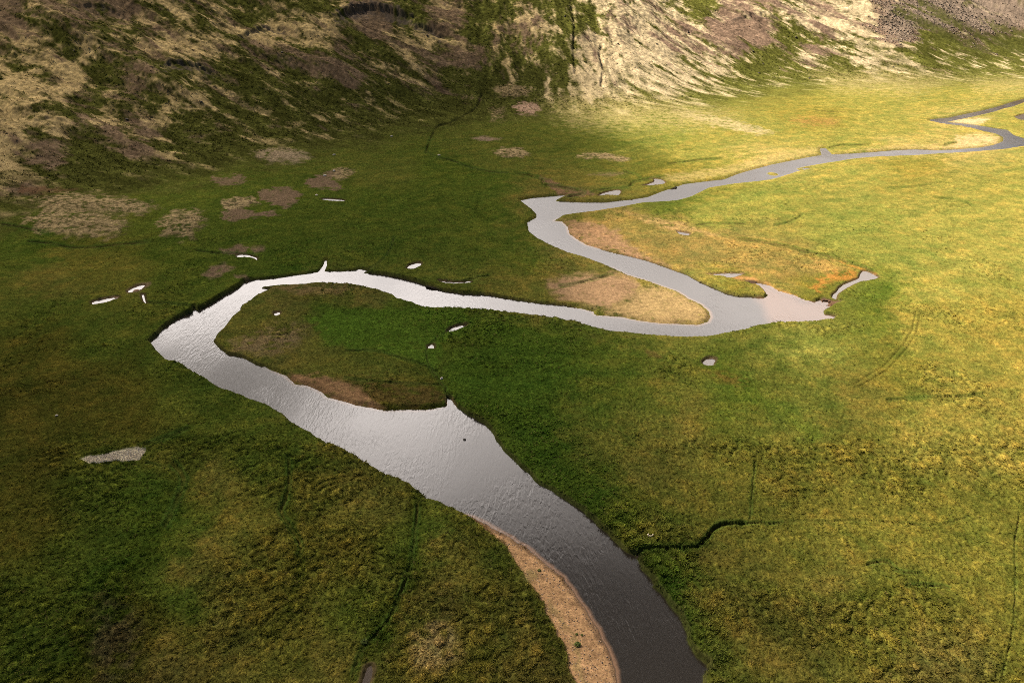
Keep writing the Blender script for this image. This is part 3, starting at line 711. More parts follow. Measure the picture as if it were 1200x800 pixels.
def plain(name, c, rough=.85, var=.3, scale=3.0, bump=.3):
    m = bpy.data.materials.new(name)
    nt, N, L = nodes_of(m)
    out = N.new('ShaderNodeOutputMaterial'); bs = N.new('ShaderNodeBsdfPrincipled')
    tc = N.new('ShaderNodeTexCoord'); n = N.new('ShaderNodeTexNoise'); n.inputs['Scale'].default_value = scale; n.inputs['Detail'].default_value = 5
    L.new(tc.outputs['Object'], n.inputs['Vector'])
    r = N.new('ShaderNodeValToRGB')
    r.color_ramp.elements[0].color = tuple(v * (1 - var) for v in c) + (1,); r.color_ramp.elements[0].position = .35
    r.color_ramp.elements[1].color = tuple(min(1, v * (1 + var)) for v in c) + (1,); r.color_ramp.elements[1].position = .65
    L.new(n.outputs['Fac'], r.inputs['Fac']); L.new(r.outputs['Color'], bs.inputs['Base Color'])
    bs.inputs['Roughness'].default_value = rough; bs.inputs['Specular IOR Level'].default_value = .2
    b = N.new('ShaderNodeBump'); b.inputs['Strength'].default_value = bump; b.inputs['Distance'].default_value = .1; L.new(n.outputs['Fac'], b.inputs['Height']); L.new(b.outputs['Normal'], bs.inputs['Normal'])
    L.new(bs.outputs['BSDF'], out.inputs['Surface'])
    return m


M_ground = ground_material()
M_river = water_material('river_water', .55, (.80, .74, .66, 1))
M_pond = water_material('still_water', .10, (.05, .038, .028, 1))
M_rock = plain('grey_stone', (.30, .25, .215), .9, .35, 2.5)
M_pale = plain('weathered_wood', (.62, .52, .40), .8, .2, 6)
M_bush = plain('willow_leaves', (.12, .15, .035), .9, .5, 8)
M_cotton = plain('cotton_heads', (.74, .66, .55), .95, .15, 4)


def mesh_obj(name, verts, faces, mat, attrs=None, smooth=True):
    me = bpy.data.meshes.new(name)
    verts = np.asarray(verts, np.float32); faces = np.asarray(faces, np.int32)
    nf, k = faces.shape
    me.vertices.add(len(verts)); me.vertices.foreach_set('co', verts.ravel())
    me.loops.add(nf * k); me.loops.foreach_set('vertex_index', faces.ravel())
    me.polygons.add(nf); me.polygons.foreach_set('loop_start', np.arange(0, nf * k, k, dtype=np.int32))
    try:
        me.polygons.foreach_set('loop_total', np.full(nf, k, np.int32))
    except Exception:
        pass
    if smooth:
        me.polygons.foreach_set('use_smooth', np.ones(nf, bool))
    me.update(calc_edges=True)
    for nm, (typ, arr) in (attrs or {}).items():
        a = me.attributes.new(nm, typ, 'POINT')
        a.data.foreach_set('color' if typ == 'FLOAT_COLOR' else 'value', np.ascontiguousarray(arr, np.float32).ravel())
    me.materials.append(mat)
    o = bpy.data.objects.new(name, me)
    col.objects.link(o)
    return o


def tag(o, kind=None, label=None, cat=None, group=None):
    if kind: o['kind'] = kind
    if label: o['label'] = label
    if cat: o['category'] = cat
    if group: o['group'] = group
    return o


sedge = np.zeros_like(X)
for poly in ([(550, 470), (640, 480), (735, 560), (800, 618), (770, 640), (740, 648), (690, 600), (620, 552), (575, 505)], [(743, 652), (800, 645), (850, 690), (860, 810), (830, 800), (800, 730)], [(440, 365), (540, 366), (640, 385), (740, 398), (640, 420), (540, 400)]):
    k = subset(PX, PY, poly, 20)
    sedge[k] = np.maximum(sedge[k], sstep(14, -10, sdf_poly(PX[k] + n6[k] * 14, PY[k] + n20b[k] * 10, poly)))

# ------------------------------------------------------------------ terrain objects
idx = np.arange(nr * nc).reshape(nr, nc)
a = idx[:-1, :]; b = idx[1:, :]
a2 = np.roll(a, -1, 1); b2 = np.roll(b, -1, 1)
quads = np.stack([a, a2, b2, b], -1).reshape(-1, 4)[:, ::-1]
V = np.stack([X, Y, Z], 1)
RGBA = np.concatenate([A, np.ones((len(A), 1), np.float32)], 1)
hill_v = (D_ + n6 * 10) > 14
bar_v = np.zeros(len(X), np.int8)
for bi, pi in enumerate([39, 26, 25]):
    poly = patches[pi][0]
q0 = quads[:, 0]
cls = np.where(hill_v[q0], 1, 0)


def add_terrain(name, sel):
    q = quads[sel]
    used, inv = np.unique(q.ravel(), return_inverse=True)
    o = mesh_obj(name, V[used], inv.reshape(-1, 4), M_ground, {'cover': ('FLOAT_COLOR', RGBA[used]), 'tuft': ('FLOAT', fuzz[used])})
    return o


# gravel bar faces split off by their outline
sand_poly = [p for p in patches if p[1] == SAND][0][0]
k = subset(PX, PY, sand_poly, 2)
ins = np.zeros(len(X), bool); ins[k] = sdf_poly(PX[k], PY[k], sand_poly) < 0
ins &= river_sd > -.2
cls = np.where(ins[q0] & (cls == 0), 2, cls)
bed_v = river_sd < -.6
qsd = river_sd[quads].max(1)
q_under = (river_sd[quads].min(1) < .9) & (np.hypot(X[q0], Y[q0]) < 1400)
cls = np.where((qsd < -1.2), 3, cls)
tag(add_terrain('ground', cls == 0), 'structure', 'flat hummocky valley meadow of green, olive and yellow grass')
tag(add_terrain('hillside', cls == 1), 'structure', 'steep heath hillside streaked with pale moss, brown scree and green gullies')
tag(add_terrain('gravel_bar', cls == 2), 'structure', 'peach coloured gravel bar along the inner bank of the river')

# ------------------------------------------------------------------ tussock grass: clumps of blades on the hummocks
def grass_blades(n_try, blades, rmax):
    # more clumps close by, where single ones can be made out
    uu = rng.random(n_try)
    r = 84 * (rmax / 84) ** (uu ** .92)
    az = np.radians(-46 + 92 * rng.random(n_try))
    ri = np.searchsorted(R, r); ri = np.clip(ri, 1, nr - 1)
    ai = np.clip(np.searchsorted(fine, az), 0, len(fine) - 1)
    j = ri * nc + ai
    hgt = bil[j] * .6 + bil2[j] * .4
    p = sstep(.16, .46, hgt) * sstep(.55, .9, fuzz[j]) * (river_sd[j] > .12) * sstep(30, 5, D_[j] + n6[j] * 12) * sstep(rmax, rmax * .38, RAD[j])
    ok = rng.random(n_try) < p
    j = j[ok]; n = len(j)
    px_ = X[j] + (rng.random(n) - .5) * .2; py_ = Y[j] + (rng.random(n) - .5) * .2; pz_ = Z[j]
    size = (.50 + .55 * rng.random(n)) * (1 + .5 * hsz[j]) * np.clip(RAD[j] / 230, 1, 1.5)
    size = size * (1 + .45 * sedge[j])
    tall = np.clip(190 / RAD[j], .62, 1) * (1 + .5 * sedge[j])
    tint = np.exp((rng.random(n) - .5) * .36)
    dryc = (rng.random(n) < .10) * rng.random(n)
    m = n * blades
    J = np.repeat(np.arange(n), blades)
    th = rng.random(m) * 2 * math.pi; rad = np.sqrt(rng.random(m)) * .20 * size[J]
    lean = (.10 + .26 * rng.random(m)) * size[J]
    hh = (.12 + .15 * rng.random(m)) * size[J] * tall[J]
    wd = (.05 + .05 * rng.random(m)) * size[J]
    bx = px_[J] + np.cos(th) * rad; by = py_[J] + np.sin(th) * rad; bz = pz_[J] - .06
    tx = bx + np.cos(th) * lean; ty = by + np.sin(th) * lean; tz = bz + hh
    ph = th + math.pi / 2 + (rng.random(m) - .5)
    ox, oy = np.cos(ph) * wd, np.sin(ph) * wd
    P0 = np.stack([bx - ox, by - oy, bz], -1); P1 = np.stack([bx + ox, by + oy, bz], -1); P2 = np.stack([tx, ty, tz], -1)
    v = np.stack([P0, P1, P2], 1).reshape(-1, 3)
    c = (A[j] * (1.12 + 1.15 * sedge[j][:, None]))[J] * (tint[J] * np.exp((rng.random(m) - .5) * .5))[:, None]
    c = c * (1 - dryc[J][:, None] * .7) + np.array([[.20, .155, .055]]) * dryc[J][:, None] * .7
    c3 = np.repeat(c, 3, 0)
    c3[2::3] *= 1.25                                             # blade tips are lighter
    c4 = np.concatenate([np.clip(c3, 0, .6), np.ones((len(c3), 1))], 1)
    return v, np.arange(m * 3).reshape(-1, 3), c4


def blade_material():
    m = bpy.data.materials.new('grass_blades')
    nt, N, L = nodes_of(m)
    out = N.new('ShaderNodeOutputMaterial'); at = N.new('ShaderNodeAttribute'); at.attribute_name = 'cover'
    d = N.new('ShaderNodeBsdfDiffuse'); t = N.new('ShaderNodeBsdfTranslucent'); x = N.new('ShaderNodeMixShader'); x.inputs[0].default_value = .45
    g = N.new('ShaderNodeGamma'); L.new(at.outputs['Color'], d.inputs['Color']); L.new(at.outputs['Color'], t.inputs['Color'])
    L.new(d.outputs[0], x.inputs[1]); L.new(t.outputs[0], x.inputs[2]); L.new(x.outputs[0], out.inputs['Surface'])
    return m


gv, gf, gc = grass_blades(400000, 9, 470)
print('grass blades', len(gf))
tag(mesh_obj('grass', gv, gf, blade_material(), {'cover': ('FLOAT_COLOR', gc)}, smooth=False), 'stuff', 'tussocky meadow grass covering the near valley floor')

# heath clumps on the hillside: low dark dwarf shrubs and moss cushions
def heath(n_try, blades):
    r = 330 * (1000 / 330) ** rng.random(n_try)
    az = np.radians(-42 + 84 * rng.random(n_try))
    ri = np.clip(np.searchsorted(R, r), 1, nr - 1); ai = np.clip(np.searchsorted(fine, az), 0, len(fine) - 1)
    j = ri * nc + ai
    p = sstep(10, 60, D_[j] + n6[j] * 16) * (crag_mask[j] < .2) * (PY[j] > -60) * (.22 + .78 * sstep(.35, .95, fuzz[j])) * (.35 + .65 * sstep(-.25, .3, n6[j] + n2[j] * .5))
    j = j[rng.random(n_try) < p]; n = len(j)
    size = .7 + 1.1 * rng.random(n) ** 1.5
    m = n * blades; J = np.repeat(np.arange(n), blades)
    th = rng.random(m) * 2 * math.pi; rad = np.sqrt(rng.random(m)) * .5 * size[J]
    bx = X[j][J] + np.cos(th) * rad; by = Y[j][J] + np.sin(th) * rad; bz = Z[j][J] - .1
    hh = (.35 + .35 * rng.random(m)) * size[J]; ln = .45 * size[J]; wd = .22 * size[J]
    ph = th + math.pi / 2
    P0 = np.stack([bx - np.cos(ph) * wd, by - np.sin(ph) * wd, bz], -1); P1 = np.stack([bx + np.cos(ph) * wd, by + np.sin(ph) * wd, bz], -1)
    P2 = np.stack([bx + np.cos(th) * ln, by + np.sin(th) * ln, bz + hh], -1)
    v = np.stack([P0, P1, P2], 1).reshape(-1, 3)
    dark = (rng.random(n) < .22)[:, None]
    base = np.where(dark, A[j] * .62 + np.array([[.012, .016, .004]]), A[j] * 1.10)
    c = base[J] * np.exp((rng.random(m) - .5) * .5)[:, None]
    c4 = np.concatenate([np.clip(np.repeat(c, 3, 0), 0, .6), np.ones((m * 3, 1))], 1)
    return v, np.arange(m * 3).reshape(-1, 3), c4


M_blade = bpy.data.materials['grass_blades']
hv, hf, hc_ = heath(190000, 5)
print('heath', len(hf))
tag(mesh_obj('heath', hv, hf, M_blade, {'cover': ('FLOAT_COLOR', hc_)}, smooth=False), 'stuff', 'low heath and moss cushions growing over the hillside')


# ------------------------------------------------------------------ single things: stones, driftwood, willow bushes
def ground_at(px_, py_):
    j = int(np.argmin((PX - px_) ** 2 + (PY - py_) ** 2 + (RAD > 1300) * 1e6))
    return Vector((float(X[j]), float(Y[j]), float(Z[j])))


PX, PY = proj(X, Y, Z)
PX = np.where(Y > 20, PX, 9999); PY = np.where(Y > 20, PY, 9999)


def stone_mesh(name, seed, rough=.28, flat=.62):
    b = bmesh.new(); bmesh.ops.create_icosphere(b, subdivisions=3, radius=1)
    rr = random.Random(seed); off = Vector((rr.uniform(0, 50), rr.uniform(0, 50), rr.uniform(0, 50)))
    from mathutils import noise as mn
    planes = [(Vector((rr.uniform(-1, 1), rr.uniform(-1, 1), rr.uniform(-.4, 1))).normalized(), rr.uniform(.62, .9)) for _ in range(9)]
    for v in b.verts:
        d = v.co.normalized(); rad = 1.0
        for nrm, dd_ in planes:
            c = d.dot(nrm)
            if c > .05: rad = min(rad, dd_ / c)
        rad *= 1 + rough * .35 * mn.noise(d * 2.2 + off)
        v.co = Vector((d.x * rad * 1.15, d.y * rad * .9, d.z * rad * flat))
    me = bpy.data.meshes.new(name); b.to_mesh(me); b.free()
    return me


M_stone_d = plain('dark_basalt', (.060, .050, .042), .9, .35, 2.5)
M_stone_w = plain('pale_stone', (.50, .43, .36), .9, .2, 3)
sm = [stone_mesh('stone_shape', i) for i in range(5)]


def stone(px_, py_, size, mat, label, group=None, name='boulder', sink=.25):
    p = ground_at(px_, py_)
    me = sm[int(px_ + py_) % 5].copy(); me.materials.clear(); me.materials.append(mat)
    o = bpy.data.objects.new(name, me); col.objects.link(o)
    o.location = p + Vector((0, 0, size * .62 - size * sink)); o.scale = (size,) * 3; o.rotation_euler = (0, 0, random.uniform(0, 6.28))
    tag(o, None, label, 'boulder', group)
    return o


stone(544, 519.5, .45, M_stone_d, 'dark wet boulder breaking the water in the widest stretch of the river').location.z = ZW + .12
stone(517, 444, .5, M_stone_w, 'small white stone in the dark green grass above the notch of the wide river bend')
stone(66, 487, .4, M_stone_w, 'white stone alone on the dark brown meadow left of the first river bend')
stone(392, 182, .9, M_stone_w, 'pale stone on the green hill foot just above the brown mud patch')
stone(381, 206, .9, M_stone_w, 'lower of two pale stones on the upper brown mud patch', 'pale stones on the mud')
stone(391, 201, .8, M_stone_w, 'upper of two pale stones on the upper brown mud patch', 'pale stones on the mud')
stone(371, 229, .8, M_stone_w, 'pale stone at the left end of the thin sliver of water')
stone(515, 182, .9, M_stone_w, 'pale stone beside the thin stream at the mouth of the hollow')
stone(459, 160, .9, M_stone_w, 'pale stone on the lowest edge of the left hillside')
hs_px = [(883, 60), (894, 75), (889, 86), (968, 13), (933, 44), (724, 52), (900, 38), (1047, 79), (1052, 76), (806, 38), (770, 52), (948, 92), (1058, 51), (1081, 51), (662, 20), (148, 140), (88, 60), (330, 62), (236, 120), (500, 42)]  # dark holes and shadows on the slope, each replaced by an added stone
for i, (a_, b_2) in enumerate(hs_px):
    stone(a_, b_2, random.uniform(.7, 1.3), M_stone_d, 'added dark stone standing in for a shadowy hole in the steep heath hillside', 'added dark stones on the hillside')

# driftwood: a bleached forked branch on the grass above the creek
def tube(b, pts, rads, n=8):
    rings = []
    for i, p in enumerate(pts):
        d = (pts[min(i + 1, len(pts) - 1)] - pts[max(i - 1, 0)]).normalized()
        a_ = d.orthogonal().normalized(); c_ = d.cross(a_)
        rings.append([b.verts.new(p + (a_ * math.cos(t * 2 * math.pi / n) + c_ * math.sin(t * 2 * math.pi / n)) * rads[i]) for t in range(n)])
    for r0, r1 in zip(rings, rings[1:]):
        for t in range(n):
            b.faces.new((r0[t], r0[(t + 1) % n], r1[(t + 1) % n], r1[t]))
    b.faces.new(rings[0][::-1]); b.faces.new(rings[-1])


p = ground_at(762, 628)
b = bmesh.new()
tube(b, [Vector(q) for q in ((-.75, .30, .55), (-.62, .12, .42), (-.42, -.05, .30), (-.1, -.12, .22), (.2, -.08, .26), (.5, .05, .40), (.72, .30, .50))], [.05, .12, .16, .18, .16, .12, .05])
tube(b, [Vector(q) for q in ((-.42, -.05, .30), (-.5, .2, .5), (-.45, .45, .62))], [.12, .08, .03])
tube(b, [Vector(q) for q in ((.5, .05, .40), (.42, .3, .55))], [.10, .03])
me = bpy.data.meshes.new('driftwood'); b.to_mesh(me); b.free(); me.materials.append(M_pale)
for f in me.polygons: f.use_smooth = True
o = bpy.data.objects.new('driftwood', me); col.objects.link(o); o.location = p
tag(o, None, 'bleached forked piece of driftwood lying on green grass above the narrow creek', 'driftwood')


def shrub(px_, py_, size, label, group=None):
    p = ground_at(px_, py_)
    e = bpy.data.objects.new('willow_shrub', None); col.objects.link(e); e.location = p; tag(e, None, label, 'shrub', group)
    b = bmesh.new()
    for i in range(6):
        t = i * 1.05; q = Vector((math.cos(t), math.sin(t), 0)) * .3 * size
        tube(b, [Vector((0, 0, -.05)), q * .5 + Vector((0, 0, .25 * size)), q + Vector((0, 0, .5 * size))], [.03 * size, .02 * size, .01 * size], 5)
    me = bpy.data.meshes.new('stem'); b.to_mesh(me); b.free(); me.materials.append(M_stone_d)
    so_ = bpy.data.objects.new('stem', me); col.objects.link(so_); so_.parent = e
    b = bmesh.new()
    for i in range(420):
        d = Vector((random.gauss(0, 1), random.gauss(0, 1), abs(random.gauss(0, .7)))).normalized() * random.uniform(.35, 1) ** .6
        c_ = Vector((d.x * .62, d.y * .5, .12 + d.z * .55)) * size
        u = Vector((random.uniform(-1, 1), random.uniform(-1, 1), random.uniform(-.4, 1))).normalized() * .09 * size
        w_2 = u.orthogonal().normalized() * .05 * size
        b.faces.new([b.verts.new(c_ - u), b.verts.new(c_ + w_2), b.verts.new(c_ + u), b.verts.new(c_ - w_2)])
    me = bpy.data.meshes.new('foliage'); b.to_mesh(me); b.free(); me.materials.append(M_bush)
    fo = bpy.data.objects.new('foliage', me); col.objects.link(fo); fo.parent = e


shrub(677, 756, 1.15, 'largest green willow shrub in the middle of the peach gravel bar')
shrub(676, 743, .5, 'small green shrub on the gravel bar just above the largest one')
shrub(682, 744, .45, 'smallest green shrub on the gravel bar, on the water side of its neighbours')
shrub(632, 668, .7, 'low green shrub on the upper narrow part of the gravel bar')
shrub(427, 752, 1.2, 'dark bush filling the hollow of the ditch in the lower left meadow')

# cotton grass patch
cot = [(97, 538.7), (104, 535), (116, 534), (128, 530), (140, 528.7), (150.7, 526.7), (161, 525), (170.7, 526), (166.7, 534.7), (162.7, 539), (150.7, 540), (134.7, 540), (117, 543), (102.7, 542)]
k = subset(PX, PY, cot, 3)
k = k[sdf_poly(PX[k] + n2[k] * 2, PY[k] + n6[k] * 2, cot) < 0]
kk = k[rng.random(len(k)) < .8]
m = len(kk) * 4; J = np.repeat(np.arange(len(kk)), 4)
bx = X[kk][J] + (rng.random(m) - .5) * .3; by = Y[kk][J] + (rng.random(m) - .5) * .3; bz = Z[kk][J]
hh = .3 + .5 * rng.random(m); th = rng.random(m) * 6.28; wd = .07
cv = np.stack([np.stack([bx - np.cos(th) * wd, by - np.sin(th) * wd, bz], -1), np.stack([bx + np.cos(th) * wd, by + np.sin(th) * wd, bz], -1), np.stack([bx + np.cos(th + 1) * .14, by + np.sin(th + 1) * .14, bz + hh], -1)], 1).reshape(-1, 3)
tag(mesh_obj('cotton_grass', cv, np.arange(m * 3).reshape(-1, 3), M_cotton, smooth=False), 'stuff', 'white patch of cotton grass on the dark left meadow')

# scree: loose stones fanning down the far right hillside
j = np.nonzero((PX > 1010) & (PX < 1230) & (PY > -30) & (PY < 70) & (barren > .45) & (D_ > 20))[0]
j = j[rng.random(len(j)) < min(1, 4500 / max(len(j), 1))]
b = bmesh.new(); bmesh.ops.create_icosphere(b, subdivisions=1, radius=1)
iv = np.array([v.co[:] for v in b.verts]); jf = np.array([[v.index for v in f.verts] for f in b.faces]); b.free()
sz = .3 + .75 * rng.random(len(j)) ** 2.2
jit = iv[None] * (1 + (rng.random((len(j), len(iv), 1)) - .5) * .6) * np.array([[[1.1, .9, .7]]]) * sz[:, None, None]
sv = jit + np.stack([X[j], Y[j], Z[j] + .1], -1)[:, None]
sf_ = (jf[None] + (np.arange(len(j)) * len(iv))[:, None, None]).reshape(-1, 3)
M_scree = plain('scree_stone', (.20, .155, .12), .92, .3, 1.2)
tag(mesh_obj('scree', sv.reshape(-1, 3), sf_, M_scree, smooth=False), 'stuff', 'loose grey brown scree on the upper right hillside')

# pebbles on the gravel bar
j = np.nonzero(ins & (river_sd > .2) & (river_sd < 9) & (np.array(PX) > 500) & (np.array(PY) < 815))[0]
j = j[rng.random(len(j)) < min(1, 700 / max(len(j), 1))]
sz = .05 + .16 * rng.random(len(j)) ** 3
jit = iv[None] * (1 + (rng.random((len(j), len(iv), 1)) - .5) * .5) * np.array([[[1.1, .9, .6]]]) * sz[:, None, None]
sv = jit + np.stack([X[j], Y[j], Z[j] + .02], -1)[:, None]
sf_ = (jf[None] + (np.arange(len(j)) * len(iv))[:, None, None]).reshape(-1, 3)
M_peb = plain('river_pebble', (.22, .15, .10), .9, .5, 2.5)
tag(mesh_obj('pebbles', sv.reshape(-1, 3), sf_, M_peb, smooth=False), 'stuff', 'pebbles strewn over the peach gravel bar')

# ------------------------------------------------------------------ water
def water_sheet(name, outline, z, mat, grow):
    P = np.array(outline)
    n = len(P)
    area = .5 * np.sum(P[:, 0] * np.roll(P[:, 1], -1) - np.roll(P[:, 0], -1) * P[:, 1])
    if area < 0:
        P = P[::-1]
    bm_ = bmesh.new()
    vs = []
    for i in range(n):
        p0, p1, p2 = P[i - 1], P[i], P[(i + 1) % n]
        e = (p2 - p0); e = e / (np.hypot(*e) + 1e-9)
        q = p1 + np.array([e[1], -e[0]]) * grow
        vs.append(bm_.verts.new((q[0], q[1], z)))
    edges = [bm_.edges.new((vs[i], vs[(i + 1) % n])) for i in range(n)]
    bmesh.ops.triangle_fill(bm_, use_beauty=True, use_dissolve=False, edges=edges, normal=(0, 0, 1))
    bmesh.ops.recalc_face_normals(bm_, faces=bm_.faces)
    for f in bm_.faces:
        if f.normal.z < 0:
            f.normal_flip()
    me = bpy.data.meshes.new(name); bm_.to_mesh(me); bm_.free()
    me.materials.append(mat)
    o = bpy.data.objects.new(name, me); col.objects.link(o)
    return o


qr = quads[q_under]
used, inv = np.unique(qr.ravel(), return_inverse=True)
VR = V[used].copy(); VR[:, 2] = ZW
wet = sstep(.2, -.2, river_sd[used])[:, None]
RC = RGBA[used].copy(); RC[:, :3] = RC[:, :3] * .8 * wet + np.array([[.030, .024, .019]]) * (1 - wet)
tag(mesh_obj('river', VR, inv.reshape(-1, 4), M_river, {'cover': ('FLOAT_COLOR', RC)}), 'structure', 'winding shallow river meandering through the green valley')
for pw, zp, lab in pond_world:
    tag(water_sheet('pond', pw, zp, M_pond, .25), 'structure')

# ------------------------------------------------------------------ sky, sun, cloud
w = bpy.data.worlds.new('World'); C.world = w; w.use_nodes = True
nt = w.node_tree; N = nt.nodes; L = nt.links; N.clear()
wo = N.new('ShaderNodeOutputWorld'); bg = N.new('ShaderNodeBackground'); bg.inputs['Strength'].default_value = .023
sk_ = N.new('ShaderNodeTexSky'); sk_.sky_type = 'NISHITA'; sk_.sun_disc = False; sk_.sun_elevation = SUN_EL; sk_.sun_rotation = SUN_AZ
tc = N.new('ShaderNodeTexCoord'); sx = N.new('ShaderNodeSeparateXYZ'); L.new(tc.outputs['Generated'], sx.inputs[0])


def mth(op, a, b=None):
    q = N.new('ShaderNodeMath'); q.operation = op
    for i, v in enumerate((a, b)):
        if v is None: continue
        if isinstance(v, (int, float)): q.inputs[i].default_value = v
        else: L.new(v, q.inputs[i])
    return q.outputs[0]


def mrange(v, a, b, lo=0., hi=1.):
    q = N.new('ShaderNodeMapRange'); q.interpolation_type = 'SMOOTHSTEP'
    q.inputs['From Min'].default_value = a; q.inputs['From Max'].default_value = b; q.inputs['To Min'].default_value = lo; q.inputs['To Max'].default_value = hi
    L.new(v, q.inputs['Value']); return q.outputs[0]


# clouds on a flat layer: direction divided by its height
zz = mth('MAXIMUM', mth('ADD', sx.outputs['Z'], .12), .05)
cb = N.new('ShaderNodeCombineXYZ'); L.new(mth('DIVIDE', sx.outputs['X'], zz), cb.inputs[0]); L.new(mth('DIVIDE', sx.outputs['Y'], zz), cb.inputs[1])
cn = N.new('ShaderNodeTexNoise'); cn.inputs['Scale'].default_value = 1.25; cn.inputs['Detail'].default_value = 7; cn.inputs['Roughness'].default_value = .58; L.new(cb.outputs[0], cn.inputs['Vector'])
# the bank of sunlit cloud over the head of the valley: bright between 20 and 35 degrees up, thin near the ridge, clear overhead
rp = N.new('ShaderNodeValToRGB'); L.new(sx.outputs['Z'], rp.inputs['Fac'])
els = [(.12, .32), (.30, .25), (.375, .62), (.47, 1.08), (.57, .80), (.635, .54), (.695, .09), (.76, .0)]
while len(rp.color_ramp.elements) < len(els): rp.color_ramp.elements.new(.5)
for e_, (p_, v_2) in zip(rp.color_ramp.elements, els):
    e_.position = p_; e_.color = (v_2, v_2, v_2, 1)
hor = mth('SQRT', mth('ADD', mth('MULTIPLY', sx.outputs['X'], sx.outputs['X']), mth('MULTIPLY', sx.outputs['Y'], sx.outputs['Y'])))
ahead = mrange(mth('DIVIDE', sx.outputs['Y'], mth('MAXIMUM', hor, .01)), .74, .88, 0., 1.)
cov = mth('MULTIPLY', mrange(sx.outputs['Z'], .74, .60, 0., 1.), ahead)
cf = mrange(mth('ADD', cn.outputs['Fac'], mth('MULTIPLY', cov, .22)), .54, .68)
# one gap of blue in the bank
vd = N.new('ShaderNodeVectorMath'); vd.operation = 'DOT_PRODUCT'; vd.inputs[1].default_value = (-.315, .822, .475); L.new(tc.outputs['Generated'], vd.inputs[0])
gap = mrange(mth('ADD', vd.outputs['Value'], mth('MULTIPLY', cn.outputs['Fac'], .012)), 1.0018, 1.0062)
cf = mth('MULTIPLY', cf, mth('SUBTRACT', 1.0, mth('MULTIPLY', gap, .5)))
mx = N.new('ShaderNodeMix'); mx.data_type = 'RGBA'
side = mrange(mth('DIVIDE', sx.outputs['X'], mth('MAXIMUM', hor, .01)), .14, -.26, .62, 1.26)      # the bank is brightest on the side of the sun
bright = mth('MULTIPLY_ADD', mth('MULTIPLY', mth('MULTIPLY', rp.outputs['Color'], ahead), side), 145.0)
bq = bright.node; bq.inputs[2].default_value = 3.0
cc = N.new('ShaderNodeVectorMath'); cc.operation = 'SCALE'; cc.inputs[0].default_value = (1.0, .915, .865); L.new(bright, cc.inputs['Scale'])
L.new(cf, mx.inputs['Factor']); L.new(sk_.outputs['Color'], mx.inputs['A']); L.new(cc.outputs['Vector'], mx.inputs['B'])
L.new(mx.outputs['Result'], bg.inputs['Color']); L.new(bg.outputs[0], wo.inputs['Surface'])

sd_ = bpy.data.lights.new('sun', 'SUN'); sd_.energy = 5.0; sd_.angle = math.radians(.53); sd_.color = (1, .89, .70)
so = bpy.data.objects.new('sun', sd_); col.objects.link(so)
so.rotation_euler = Vector(SUN).to_track_quat('Z', 'Y').to_euler()
so.location = (0, 0, 300)

# broken cloud high above the valley; its thickness decides how much sun comes through
sunfrac = """-200 100 .4,0 50 .5,100 80 .5,200 60 .5,300 40 .5,380 20 .5,450 50 .4,540 30 .5,600 20 .65,640 40 .75,700 20 .9,740 60 1,800 30 1,900 20 1,1000 30 .95,1100 20 .8,1200 10 .8,100 130 .45,250 130 .35,350 110 .3,450 110 .25,560 110 .25,630 100 .4,680 110 .75,
740 130 1,100 200 .35,250 220 .35,400 210 .25,500 170 .22,560 170 .25,620 180 .3,680 180 .45,740 180 .75,800 170 1,640 220 .35,700 225 .6,760 215 .8,850 200 1,1000 150 1,1200 100 1,100 280 .25,100 310 .3,300 270 .2,450 260 .22,560 250 .22,620 270 .3,680 280 .7,740 270 .9,850 260 1,
100 350 .24,250 320 .23,380 310 .2,500 310 .22,600 320 .3,700 340 .75,780 350 1,860 340 1,1000 300 1,1200 300 1,50 420 .23,150 450 .23,250 480 .25,300 390 .3,400 370 .3,400 440 .3,500 400 .25,600 400 .3,700 420 .35,800 420 .6,860 420 .65,950 400 .85,1100 400 1,1200 450 .92,
50 520 .23,150 540 .26,250 560 .3,350 550 .38,420 540 .3,520 520 .3,600 520 .25,680 500 .35,760 500 .5,850 500 .65,950 500 .75,1100 530 .85,1200 560 .85,50 650 .21,150 660 .25,250 660 .36,350 680 .42,450 650 .38,550 650 .42,640 600 .3,720 600 .3,800 600 .45,900 620 .62,1000 630 .8,1100 640 .86,1200 650 .88,
50 780 .21,150 770 .29,300 770 .38,420 770 .38,520 740 .5,620 740 .42,700 740 .4,800 740 .36,900 740 .48,1000 740 .74,1100 760 .80,1200 770 .82,300 900 .2,700 900 .3,1100 900 .5,-200 500 .23,-200 800 .22,1400 100 1,1400 400 1,1400 700 .9"""
SF = [tuple(map(float, it.split())) for it in sunfrac.replace('\n', '').split(',')]
SIG = .035
CALT = 620.0
gxs = np.arange(-700, 900, 9.0); gys = np.arange(40, 1300, 9.0)
GX, GY = np.meshgrid(gxs, gys, indexing='ij')
gz = np.interp(np.clip(GY - 0, 0, 1), [0, 1], [0, 0])
# ground level under each cell, taken from the terrain (coarse)
from mathutils.kdtree import KDTree
sel = np.nonzero((RAD < 1500))[0][::211]
kd = KDTree(len(sel))
for i, j in enumerate(sel):
    kd.insert((float(X[j]), float(Y[j]), 0), i)
kd.balance()
GZ = np.array([[float(Z0[sel[kd.find((x, y, 0))[1]]]) for y in gys] for x in gxs])
gpx, gpy = proj(GX, GY, GZ)
Wc = np.zeros_like(GX); Tc = np.zeros_like(GX)
for (a, b, f) in SF:
    d2 = (gpx - a) ** 2 + ((gpy - b) * 1.4) ** 2 + 22 ** 2
    wgt = 1 / (d2 * d2)
    Wc += wgt; Tc += wgt * (-math.log(f)) * 1.5
Tc = Tc / Wc
Tc = np.maximum(Tc - .06, 0)
Tc *= 1 + .22 * fbm(GX / 85, GY / 85, 3, 201)
edge = np.minimum.reduce([(GX + 700), (900 - GX), (GY - 40), (1300 - GY)])
